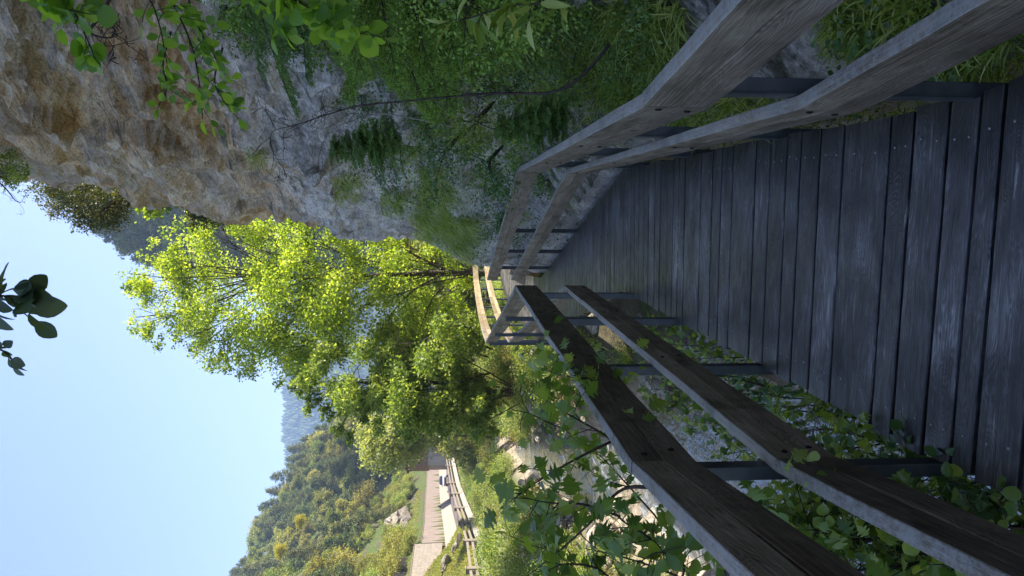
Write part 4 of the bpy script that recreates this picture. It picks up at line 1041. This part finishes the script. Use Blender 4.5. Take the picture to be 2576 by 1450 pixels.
# ---- things growing on the cliff
def on_cliff(n, boxpx, r, off_=.0):
    x0, y0, x1, y1 = boxpx; out = []
    for _ in range(n):
        q = hit(r.uniform(x0, x1), r.uniform(y0, y1), off_)
        if q is not None: out.append(q)
    return np.array(out).reshape(-1, 3)
r = np.random.RandomState(71); m = MB()
for bx, n, L, per, dirr, dr in [((1040, 460, 1130, 600), 60, .42, 26, (-.5, -.2, .1), .9), ((1120, 540, 1190, 660), 50, .38, 26, (-.5, -.2, .1), .9), ((1060, 420, 1110, 470), 18, .35, 24, (-.5, -.1, .2), .8),
        ((960, 470, 1010, 540), 20, .28, 22, (-.5, -.1, .2), .8), ((830, 430, 900, 500), 22, .26, 22, (-.5, -.1, .3), .7), ((620, 370, 680, 410), 12, .2, 16, (-.4, 0, .4), .5), ((1330, 330, 1450, 420), 18, .25, 18, (-.4, 0, .4), .6),
        ((1420, 150, 1700, 300), 60, .34, 22, (-.6, -.1, .7), .6), ((1480, 0, 1720, 160), 80, .36, 24, (-.6, -.1, .7), .6), ((1300, 120, 1450, 250), 36, .34, 20, (-.6, -.1, .5), .7), ((1250, 0, 1450, 120), 40, .36, 20, (-.6, -.1, .4), .7),
        ((1240, 440, 1330, 560), 20, .2, 16, (-.4, 0, .4), .6), ((1350, 430, 1450, 520), 16, .16, 16, (-.4, 0, .4), .6), ((1700, 240, 1950, 330), 50, .17, 20, (-.2, 0, .7), .4), ((1950, 250, 2330, 300), 40, .12, 18, (-.1, 0, .7), .4),
        ((2100, -20, 2330, 110), 60, .16, 22, (-.3, 0, .7), .5), ((2330, 60, 2540, 200), 70, .14, 22, (-.2, 0, .7), .5), ((1550, 360, 1750, 420), 20, .14, 16, (-.2, 0, .6), .5), ((1700, 330, 1800, 300), 20, .15, 16, (-.2, 0, .6), .5),
        ((1150, 250, 1300, 430), 26, .22, 16, (-.5, -.1, .3), .7), ((1020, 300, 1080, 420), 14, .22, 16, (-.5, -.1, .3), .7)]:
    P = on_cliff(int(n*1.35), bx, r)
    if len(P) == 0: continue
    P = np.repeat(P, per, 0)+r.normal(size=(len(P)*per, 3))*.045
    P[:, 0] = np.maximum(P[:, 0], np.interp(P[:, 1], E_Y, E_X)+.14)
    blades(m, P, rdir(len(P), r)*.75+np.array(dirr), L*r.uniform(.25, 1.2, len(P)), .0042, dr*.8, r, 5)
tag(m.build('cliff_grass', m_grass), kind='stuff')
# creepers and small broad leaves on the rock
m = MB()
for bx, n, s in [((1030, 330, 1400, 520), 900, .035), ((1150, 520, 1330, 660), 420, .035), ((930, 30, 1420, 250), 500, .035), ((1400, 10, 1600, 120), 160, .03), ((2140, 0, 2330, 90), 420, .022), ((1330, 520, 1440, 640), 140, .03), ((880, 260, 1040, 460), 200, .03), ((1700, 250, 2200, 300), 200, .02), ((1440, 120, 1560, 330), 200, .03)]:
    P = on_cliff(n//6, bx, r)
    if len(P) == 0: continue
    P = np.repeat(P, 6, 0)+r.normal(size=(len(P)*6, 3))*.08+np.array((-.07, 0, 0))
    P[:, 0] = np.maximum(P[:, 0]-.03, np.interp(P[:, 1], E_Y, E_X)+.10)
    scatter(m, *ROUND, P, rdir(len(P), r)*.8+np.array((-.3, -.2, -.5)), rdir(len(P), r)*.6+np.array((-.6, -.4, .7)), s*r.uniform(.7, 1.5, len(P)), r.rand(len(P)))
tag(m.build('creeper', m_ivy), kind='stuff')

# needle foliage
def needles(m, segs, r, L=.016, W=.0032, dens=190, flat=.5):
    """segs: (k,2,3) twig segments"""
    segs = np.array(segs); d = segs[:, 1]-segs[:, 0]; ln = np.linalg.norm(d, axis=1); n = np.maximum(2, (ln*dens).astype(int))
    i = np.repeat(np.arange(len(segs)), n); t = r.rand(len(i)); P = segs[i, 0]+d[i]*t[:, None]; T = norm(d[i])
    rad = rdir(len(i), r); rad = norm(rad-(rad*T).sum(1)[:, None]*T); D = norm(T*.55+rad)
    B = norm(np.cross(D, rdir(len(i), r))); l = L*r.uniform(.7, 1.2, len(i))[:, None]
    V = np.stack([P-B*W, P+B*W, P+D*l+B*W*.3], 1); tn = np.repeat(r.rand(len(segs))*.6, n)+r.rand(len(i))*.4
    m.add(V.reshape(-1, 3), [np.arange(len(i)*3).reshape(-1, 3)], None, np.repeat(tn, 3))
def spray(axis, r, twl=.3, ntw=14, sub=8, sl=.10, droop=.35, plane=None):
    """branch axis -> (segments for needles, list of twig polylines)"""
    segs = []; lines = []; L = len(axis); T = norm(np.gradient(axis, axis=0))
    up = np.array((0, 0, 1.)) if plane is None else np.array(plane)
    for i in range(ntw):
        t = .12+.88*i/(ntw-1); j = min(L-1, int(t*(L-1))); s = axis[j]; side = np.cross(T[j], up); side /= np.linalg.norm(side)+1e-9
        for sg in (-1, 1):
            l = twl*(1-.72*t)*r.uniform(.6, 1.15); d = norm(T[j]*.65+side*sg*.8+up*r.uniform(-.15, .2))
            e = s+d*l+np.array((0, 0, -droop*l)); q = curve([s, s+d*l*.5, e], 5); lines.append(q)
            for a in range(4): segs.append((q[a], q[a+1]))
            td = norm(q[-1]-q[0]); sd = np.cross(td, up); sd /= np.linalg.norm(sd)+1e-9
            for k_ in range(sub):
                u = .15+.8*k_/sub; b = q[0]+(q[-1]-q[0])*u
                for s2 in (-1, 1):
                    l2 = sl*(1-.6*u)*r.uniform(.6, 1.2)*(l/twl+.3); e2 = b+norm(td*.7+sd*s2*.75+rdir(1, r)[0]*.25)*l2+np.array((0, 0, -droop*l2*.8)); segs.append((b, e2))
    for a in range(L-1): segs.append((axis[a], axis[a+1]))
    return segs, lines
def conifer_branch(name, label, ctrl, r0, mat, r, group=None, L=.016, dens=190, **kw):
    A = curve([PY(*c) for c in ctrl], 16); e = thing(name, label, 'branch', A[0], group); A = A-A[0]
    segs, lines = spray(A, r, **kw); m = MB(); needles(m, segs, r, L=L, dens=dens); m.build('foliage', mat, e)
    m = MB(); tube(m, A, np.linspace(r0, r0*.2, len(A)), 6, .5)
    for q in lines: tube(m, q, np.linspace(r0*.28, r0*.08, len(q)), 4, .5)
    m.build('stem', m_twig, e, True)
r = np.random.RandomState(81)
for ctrl, tw, lab in [([(640, -160, 6.2), (650, 0, 6.1), (690, 140, 6.0), (735, 265, 5.9)], .50, 'long dark green spruce branch hanging furthest left over the grey rock'), ([(560, -160, 6.8), (600, -40, 6.6), (640, 60, 6.5), (650, 170, 6.4)], .45, 'highest dark spruce branch at the right edge of the cliff'),
                      ([(760, -160, 6.4), (750, -20, 6.3), (760, 60, 6.3), (770, 190, 6.2)], .45, 'dark spruce branch just below the longest one'), ([(700, -160, 7.0), (700, -40, 6.9), (700, 50, 6.8), (700, 160, 6.7)], .45, 'dark spruce branch in the shade between two others')]:
    conifer_branch('spruce_branch', lab, ctrl, .014, m_spr, r, L=.020, dens=170, twl=tw, ntw=18, sub=9, sl=.15, droop=.3)
for i, (ctrl, tw) in enumerate([([(870, -140, 5.0), (860, -20, 4.9), (880, 90, 4.8), (920, 200, 4.8)], .36), ([(950, -140, 4.9), (960, 0, 4.8), (980, 110, 4.75), (1000, 215, 4.7)], .36), ([(1040, -140, 4.9), (1040, 0, 4.8), (1060, 100, 4.75), (1090, 190, 4.7)], .36),
                               ([(1130, -140, 4.7), (1120, 0, 4.7), (1130, 80, 4.6), (1150, 170, 4.6)], .34), ([(1200, -140, 4.6), (1200, -10, 4.6), (1210, 60, 4.5), (1240, 150, 4.5)], .34), ([(900, -100, 5.6), (930, 30, 5.5), (960, 120, 5.4), (1020, 240, 5.3)], .36), ([(1010, -60, 5.3), (1060, 30, 5.2), (1130, 90, 5.1), (1200, 200, 5.0)], .34), ([(830, -120, 5.6), (840, 0, 5.5), (850, 70, 5.5), (850, 140, 5.4)], .34), ([(1270, -100, 4.5), (1260, 0, 4.4), (1270, 60, 4.4), (1290, 120, 4.4)], .3), ([(980, -100, 5.4), (900, 60, 5.3), (890, 160, 5.2), (880, 240, 5.1)], .3), ([(1100, 100, 5.3), (1110, 160, 5.2), (1120, 210, 5.1), (1140, 270, 5.0)], .3), ([(1000, 120, 5.6), (1040, 190, 5.5), (1060, 240, 5.4), (1090, 290, 5.3)], .28)]):
    conifer_branch('fine_needle_branch', 'feathery mid green needle branch spreading over the lower cliff', ctrl, .009, m_yew, r, 'feathery green branches over the lower cliff', L=.024, dens=150, twl=tw*1.15, ntw=20, sub=9, sl=.13, droop=.1, plane=(-.6, -.55, .55))
# spruce sapling and dark shrub at the cliff foot
def sapling(name, label, px, Y, h, w, mat, r, tiers=15, L=.018, lean=(0, 0, 1), dens=170, bare=0):
    b = PY(*px, Y); e = thing(name, label, 'shrub', b); ax = norm(np.array(lean, float)); segs = []; m2 = MB(); tube(m2, [np.zeros(3), ax*h*.5, ax*h], [.012, .008, .003], 6, .5)
    for i in range(tiers):
        t0_ = .05+.93*i/tiers
        for k_ in range(6):
            t = min(.99, max(.02, t0_+r.uniform(-.06, .06))); a = k_*1.047+i*.8+r.uniform(-.4, .4); l = w*(1-.8*t)*r.uniform(.55, 1.2); d = np.array((math.cos(a), math.sin(a), r.uniform(-.1, .5))); s = ax*h*t
            A = curve([s, s+d*l*.6, s+d*l+np.array((0, 0, -.12*l))], 6); tube(m2, A, np.linspace(.004, .0015, 6), 4, .5)
            sg, ln = spray(A, r, twl=l*.5, ntw=6, sub=3, sl=.05, droop=.15); segs += sg
            for q in ln: tube(m2, q, .001, 3, .5, False)
    m = MB(); needles(m, segs, r, L=L, dens=dens); m.build('foliage', mat, e); m2.build('stem', m_twig, e, True)
sapling('spruce_sapling', 'small dense bright-tipped spruce growing at the foot of the cliff', (1425, 300), 5.3, .56, .27, m_spr, r, lean=(-.15, 0, 1))
sapling('juniper_shrub', 'dark bluish needle shrub tangled with bare twigs on the grey rock', (1010, 345), 7.2, .75, .42, m_spr, r, L=.02, lean=(-.2, 0, 1))
def cliff_bush(px, Y, rad, mat, lab, seed, ls=.03, n=120):
    rr_ = np.random.RandomState(seed); q = PY(*px, Y); e = thing('cliff_shrub', lab, 'shrub', q)
    bl = [(*(rr_.normal(size=3)*rad*np.array((.5, .6, .5))), rad*.5, rad*.5, rad*.45) for _ in range(8)]
    crown(bl, n, 9, ls, rr_, spread=.35).build('leaves', mat, e)
    m = MB()
    for b_ in bl: tube(m, curve([(rad*.9, 0, -rad*.6), (rad*.2, 0, 0), b_[:3]], 6), np.linspace(.008, .002, 6), 4, .5)
    m.build('stem', m_twig, e, True)
for i, (px, Y, rad, mat, lab) in enumerate([((930, 395), 8.3, .42, m_ivy, 'dark small-leaved bush low on the pale grey slab behind the dead twigs'), ((1120, 395), 7.0, .26, m_ivy, 'glossy small-leaved bush between spruce sapling and grass fringe'),
        ((1230, 420), 7.0, .24, m_ivy, 'small-leaved bush just left of the spruce sapling'), ((1200, 320), 5.4, .22, m_grn, 'light green bush under the arching bare stem'), ((1330, 60), 3.9, .22, m_yew, 'soft green bush at the right frame edge above the long grass'),
        ((1060, 30), 4.6, .30, m_yew, 'feathery bush filling the right frame edge mid-height'), ((900, 40), 5.0, .28, m_yew, 'feathery bush at the right frame edge just below the spruce boughs'), ((1180, 30), 4.3, .28, m_yew, 'green bush at the right frame edge behind the willow twig'), ((1260, 560), 10.5, .22, m_ivy, 'small bush on the rock right behind the far right railing')]):
    cliff_bush(px, Y, rad, mat, lab, 300+i, .028 if Y < 6 else .035)
rq = np.random.RandomState(401); mats = [m_yew, m_ivy, m_grn, m_yew, m_spr]
for i in range(74):
    bx = [(860, -20, 1300, 200), (980, 20, 1500, 330), (1300, -20, 1640, 220), (900, 230, 1420, 470), (560, -20, 860, 130)][i % 5]
    dx, dy = rq.uniform(bx[0], bx[2]), rq.uniform(bx[1], bx[3]); q = hit(dx, dy)
    if q is None or (q[0]-.30 < np.interp(q[1], E_Y, E_X)+.12 and q[2] < 1.6): continue
    cliff_bush((dx, dy), max(2.6, q[1]-.18), rq.uniform(.12, .26), mats[rq.randint(5)], ['low green shrub rooted in the lower cliff right of the boardwalk'][0], 500+i, .032 if q[1] < 5 else .04, 55)

for o in list(C.collection.objects):
    if o.get('label', '').startswith('low green shrub rooted'): o['group'] = 'small shrubs rooted on the lower cliff'
# bare stem with thin twigs
def bare(name, label, ctrl, r0, mat, r, ntw, tl, cat='branch', up=(0, 0, 1), t0=.3):
    A = curve([PY(*c) for c in ctrl], 30); e = thing(name, label, cat, A[0]); A = A-A[0]
    A = A+fbm(A*6+3, 3, 5)[:, None]*.006
    m = MB(); tube(m, A, np.linspace(r0, r0*.15, 30), 8, .5); m.build('stem', mat, e, True); m = MB()
    for i in range(ntw):
        j = int((t0+(1-t0)*r.rand())*29); s = A[j]; d = norm(rdir(1, r)[0]+np.array(up)*.4+norm(A[min(29, j+1)]-A[j-1])*.6); l = tl*r.uniform(.4, 1)
        q = curve([s, s+d*l*.4+r.normal(size=3)*.02, s+d*l*.8+r.normal(size=3)*.04+np.array((-.05, 0, -.03)), s+d*l+r.normal(size=3)*.05+np.array((-.12, 0, -.1))*l], 10); tube(m, q, np.linspace(r0*.22, .0012, 10), 4, .5)
        for _ in range(3):
            u = r.randint(3, 9); e2 = q[u]+rdir(1, r)[0]*l*.35; tube(m, curve([q[u], (q[u]+e2)/2+r.normal(size=3)*.02, e2], 6), np.linspace(.0022, .0009, 6), 3, .5)
    m.build('twigs', mat, e, True); return e
bare('arching_branch', 'long dark bare stem arching up in front of the lower cliff', [(1530, 110, 3.9), (1480, 175, 4.0), (1400, 232, 4.1), (1250, 236, 4.3), (1080, 250, 4.5), (900, 268, 4.8), (760, 310, 5.0), (690, 330, 5.1), (680, 370, 5.1)], .011, m_twig, r, 26, .35)
bare('dead_branch', 'pale dead twiggy branch tangled over the dark shrub', [(1180, 330, 5.6), (1050, 300, 5.8), (940, 290, 6.0), (830, 330, 6.1), (800, 400, 6.1)], .007, m_deadtwig, r, 26, .4)
bare('dry_twig', 'thin leafless twig against the sky at the top edge of the cliff', [(-40, 430, 9), (10, 470, 9), (40, 505, 9), (60, 508, 9)], .012, m_twig, r, 5, .25)
bare('dark_bough', 'short dark knobbly bough hanging at the top right corner', [(300, -60, 2.6), (260, 30, 2.6), (225, 80, 2.6), (280, 95, 2.6), (290, 60, 2.6)], .008, m_twig, r, 8, .10)

# leafy branches close to the camera
def leafy(name, label, ctrl, r0, tmpl, size, mat, r, ntw=8, tl=.15, per=5, hang=.3, along=6, cat='branch', group=None, face=(0, -.5, .7), flatten=1.0):
    A = curve([PY(*c) for c in ctrl], 24); e = thing(name, label, cat, A[0], group); A = A-A[0]
    st = MB(); lf = MB(); tube(st, A, np.linspace(r0, max(.0015, r0*.2), 24), 6, .5)
    def leaf(p, d):
        n = norm(rdir(1, r)[0]*.8+np.array(face)); scatter(lf, *tmpl, p[None], d[None], n[None], [size*r.uniform(.65, 1.2)], [r.rand()])
    T = norm(np.gradient(A, axis=0))
    for i in range(ntw):
        j = int((.18+.8*(i+r.rand()*.6)/ntw)*23); j = min(22, j); d = norm(T[j]*.7+rdir(1, r)[0]*np.array((1, flatten, 1))+np.array((0, 0, -hang*.3))); l = tl*r.uniform(.5, 1.1)
        q = curve([A[j], A[j]+d*l*.5, A[j]+d*l+np.array((0, 0, -hang*l*.4))], 6); tube(st, q, np.linspace(r0*.35, .0012, 6), 4, .5)
        for k_ in range(per):
            u = q[min(5, 1+int(k_*5/per))]; leaf(u, norm(d*.6+rdir(1, r)[0]*.9+np.array((0, 0, -hang))))
        leaf(q[-1], norm(d+np.array((0, 0, -hang))))
    for k_ in range(along):
        j = r.randint(5, 24); leaf(A[j], norm(T[j]*.4+rdir(1, r)[0]+np.array((0, 0, -hang))))
    leaf(A[-1], T[-1])
    lf.build('leaves', mat, e, True); st.build('stem', m_twig, e, True)
r = np.random.RandomState(91)
up_ = 'oval-leaved twig hanging from the top right corner, '
for ctrl, sz, n, tl, lab in [([(60, -90, 2.1), (100, -20, 2.1), (150, 20, 2.1), (200, 30, 2.1)], .062, 5, .07, 'oval-leaved twig at the top right corner nearest the frame corner'),
        ([(120, -60, 2.2), (180, 20, 2.2), (215, 90, 2.2), (240, 150, 2.2)], .060, 4, .05, 'oval-leaved twig hanging lowest over the brown rock at the top'),
        ([(380, -80, 2.5), (440, 20, 2.5), (480, 110, 2.5), (500, 200, 2.5), (510, 300, 2.5)], .048, 12, .11, 'long leafy branch dangling far out across the grey slab'),
        ([(460, -80, 2.7), (480, 20, 2.7), (510, 90, 2.7), (545, 150, 2.7)], .05, 9, .11, 'leafy oval branch beside the long dangling one'),
        ([(300, -80, 2.4), (370, -10, 2.4), (400, 60, 2.4), (420, 160, 2.4)], .05, 7, .09, 'oval-leaved twig above the long dangling branch'),
        ([(430, 80, 2.9), (410, 160, 2.9), (420, 220, 2.9), (400, 265, 2.9)], .045, 6, .08, 'short round-leaved sprig on the pale brown rock'),
        ([(560, 120, 2.8), (540, 200, 2.8), (560, 250, 2.8), (600, 300, 2.8)], .042, 7, .09, 'small sprig of oval leaves at the tip of the dangling branch'),
        ([(640, -80, 2.0), (700, -20, 2.0), (760, 10, 2.0), (820, 50, 2.0), (890, 90, 2.0)], .06, 12, .09, 'bright green round-leaved branch in front of the spruce boughs'),
        ([(620, -60, 2.1), (650, 0, 2.1), (690, 30, 2.1), (720, 60, 2.1)], .055, 8, .07, 'bright oval-leaved twig touching the right frame edge above the spruce')]:
    leafy('leafy_branch', lab, ctrl, .004, OVAL if sz < .058 else ROUND, sz, m_oval, r, n, tl, 4, .3, 6)
leafy('willow_branch', 'narrow-leaved willow twig pointing left over the lower cliff', [(1500, -40, 2.0), (1380, 5, 2.0), (1280, 14, 2.0), (1200, 40, 2.0), (1150, 55, 2.0)], .004, WILLOW, .105, m_grass, r, 5, .06, 2, .2, 10)
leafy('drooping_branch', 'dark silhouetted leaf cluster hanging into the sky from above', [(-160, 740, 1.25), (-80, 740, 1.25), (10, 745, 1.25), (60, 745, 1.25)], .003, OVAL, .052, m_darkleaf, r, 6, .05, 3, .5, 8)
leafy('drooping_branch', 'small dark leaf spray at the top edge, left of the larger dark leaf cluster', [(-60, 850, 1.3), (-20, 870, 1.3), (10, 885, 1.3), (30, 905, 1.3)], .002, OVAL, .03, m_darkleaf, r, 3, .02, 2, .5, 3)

# branches and saplings on the stream side
r = np.random.RandomState(95)
LBR = [([(1640, 1225, 2.35), (1560, 1235, 2.5), (1480, 1320, 2.6), (1390, 1400, 2.7), (1300, 1470, 2.8)], .0075, 8, .16, 'thick dark twig with lobed leaves running to the left frame edge below the rail top'),
       ([(1640, 1215, 2.9), (1540, 1110, 2.9), (1460, 1060, 3.0), (1390, 1020, 3.0), (1330, 980, 3.1)], .006, 10, .18, 'lobed-leaf branch rising in the gap between fence tree and upper rail'),
       ([(1540, 1110, 2.8), (1440, 1160, 2.8), (1340, 1220, 2.8), (1260, 1280, 2.8)], .006, 9, .17, 'branch with the largest sunlit lobed leaves in front of the grassy bank'),
       ([(1560, 1300, 2.5), (1470, 1270, 2.5), (1380, 1265, 2.5), (1310, 1250, 2.5)], .005, 7, .15, 'lobed-leaf twig in front of the terrace wall'),
       ([(1480, 960, 3.6), (1440, 930, 3.6), (1380, 900, 3.6), (1310, 880, 3.7)], .005, 9, .2, 'leafy sprig near the far posts of the left railing'),
       ([(1600, 1000, 3.4), (1520, 960, 3.4), (1440, 950, 3.4), (1360, 930, 3.5)], .005, 9, .2, 'leafy bluish sprig just above the left rail midway'),
       ([(1420, 1080, 3.2), (1370, 1060, 3.2), (1330, 1040, 3.2), (1280, 1030, 3.2)], .004, 7, .16, 'bluish drooping lobed leaves before the brown brush'),
       ([(1700, 1420, 2.0), (1640, 1360, 2.0), (1590, 1330, 2.05), (1530, 1330, 2.1)], .005, 9, .12, 'glossy leaves just outside the left rail near the frame edge'),
       ([(1560, 1480, 2.3), (1500, 1430, 2.3), (1420, 1420, 2.3), (1370, 1440, 2.3)], .005, 8, .13, 'dark leaf spray at the left frame edge in the middle distance'),
       ([(1400, 1500, 3.2), (1380, 1400, 3.2), (1340, 1300, 3.3), (1320, 1200, 3.4)], .005, 11, .2, 'thin lobed-leaf spray crossing in front of the fence end'),
       ([(1650, 1300, 3.4), (1560, 1200, 3.5), (1500, 1140, 3.6), (1440, 1120, 3.6)], .005, 12, .2, 'lobed-leaf spray hanging over the bright stream stones'),
       ([(1560, 1050, 4.2), (1480, 1010, 4.3), (1420, 990, 4.4), (1340, 1100, 4.4)], .005, 12, .24, 'lobed-leaf spray before the darker tree foot'),
       ([(1800, 1500, 2.4), (1680, 1440, 2.5), (1560, 1400, 2.6), (1470, 1380, 2.7)], .006, 13, .18, 'lobed-leaf spray over the rocks at the left frame edge'),
       ([(1700, 1500, 1.9), (1720, 1420, 1.9), (1660, 1390, 1.9), (1600, 1420, 1.9)], .004, 8, .11, 'round glossy leaves hanging at the left frame edge')]
for i, (ctrl, r0, n, tl, lab) in enumerate(LBR):
    leafy('lobed_leaf_branch', lab, ctrl, r0, LOBED if i < 13 else OVAL, .088 if i < 4 else .068, m_lob, r, n, tl, 2, .45, 5)
# dense under-rail saplings
SP = [(1700, 870, 5.5), (1770, 900, 5.0), (1850, 960, 4.4), (1930, 1000, 3.9), (2010, 1020, 3.5), (2090, 1050, 3.2), (1990, 1110, 3.2), (1760, 980, 4.6), (1680, 930, 5.4), (2180, 1110, 2.9), (2240, 1160, 2.6), (2130, 1170, 2.8), (2330, 1200, 2.5),
      (1650, 820, 6.5), (1720, 1010, 5.0), (1630, 880, 6.5), (2000, 1330, 2.0), (2080, 1360, 1.9), (2180, 1340, 2.1), (2280, 1390, 1.8), (2400, 1420, 1.7), (2350, 1330, 2.0), (2480, 1330, 2.0), (2100, 1290, 2.3), (1950, 1290, 2.4), (2540, 1400, 1.8), (2500, 1250, 2.2), (2420, 1240, 2.3), (1740, 940, 5.6), (1800, 1040, 4.6), (1880, 1130, 3.6), (1950, 1180, 3.2), (1640, 980, 6.2), (2050, 1250, 2.6), (1980, 1400, 2.0), (1900, 1400, 2.3), (2050, 1430, 1.8), (2200, 1430, 1.7), (2150, 1250, 2.5), (2300, 1300, 2.2), (1840, 1080, 3.9), (1900, 1300, 2.6)]
for i, (dx, dy, Y) in enumerate(SP):
    Y2 = Y+r.uniform(-.1, .4); base = PY(dx+170, dy+r.uniform(-20, 20), Y2+.1); top = PY(dx, dy, Y2)
    leafy('streamside_sapling', ['rounded-leaf', 'lobed-leaf', 'oval-leaf', 'small lobed-leaf'][i % 4]+' sapling by the stream, beside the left railing '+('nearer than its closest visible post' if Y < 2.3 else 'between its first and second posts' if Y < 3.85 else 'between its second and third posts' if Y < 5.4 else 'beyond its third post'), [(dx+230, dy+r.uniform(-50, 30), Y2+.15), (dx+120, dy+r.uniform(-30, 30), Y2), (dx+30, dy, Y2), (dx-60, dy+r.uniform(-30, 30), Y2+.1)], .006, [ROUND, LOBED, OVAL, LOBED][i % 4], [.043, .06, .05, .052][i % 4]*(1 if Y < 4.2 else 1.15), [m_lob, m_ivy, m_lob, m_grn][(i//2) % 4], r, 15, .23, 5, .2, 9, 'sapling', 'saplings between stream and boardwalk')

r = np.random.RandomState(97)
for i, (dx, dy, Y) in enumerate([(2100, 1120, 3.0), (1800, 960, 4.6), (2300, 1230, 2.5), (2200, 1360, 2.1), (1700, 1000, 5.2), (2450, 1350, 2.0), (1980, 1070, 3.4)]):
    bare('bare_sapling', 'thin leafless stem among the saplings under the left railing', [(dx+300, dy+60, Y+.2), (dx+150, dy+r.uniform(-40, 60), Y), (dx, dy+r.uniform(-40, 40), Y), (dx-90, dy+r.uniform(-70, 70), Y)], .007, m_twig if i % 2 else m_deadtwig, r, 12, .3, 'sapling')['group'] = 'leafless stems by the stream'
# ================================================================== HAZE
m = MB(); box(m, (-200, 950, 183), (2600, 2500, 446)); hz = m.build('haze', None)
k = NT('valley_haze'); v_ = k.n('VolumePrincipled'); v_.inputs['Color'].default_value = (.45, .64, 1, 1); v_.inputs['Density'].default_value = .00042; v_.inputs['Anisotropy'].default_value = .2
k.l(v_.outputs[0], k.out.inputs['Volume']); hz.data.materials.append(k.m); tag(hz, kind='stuff')
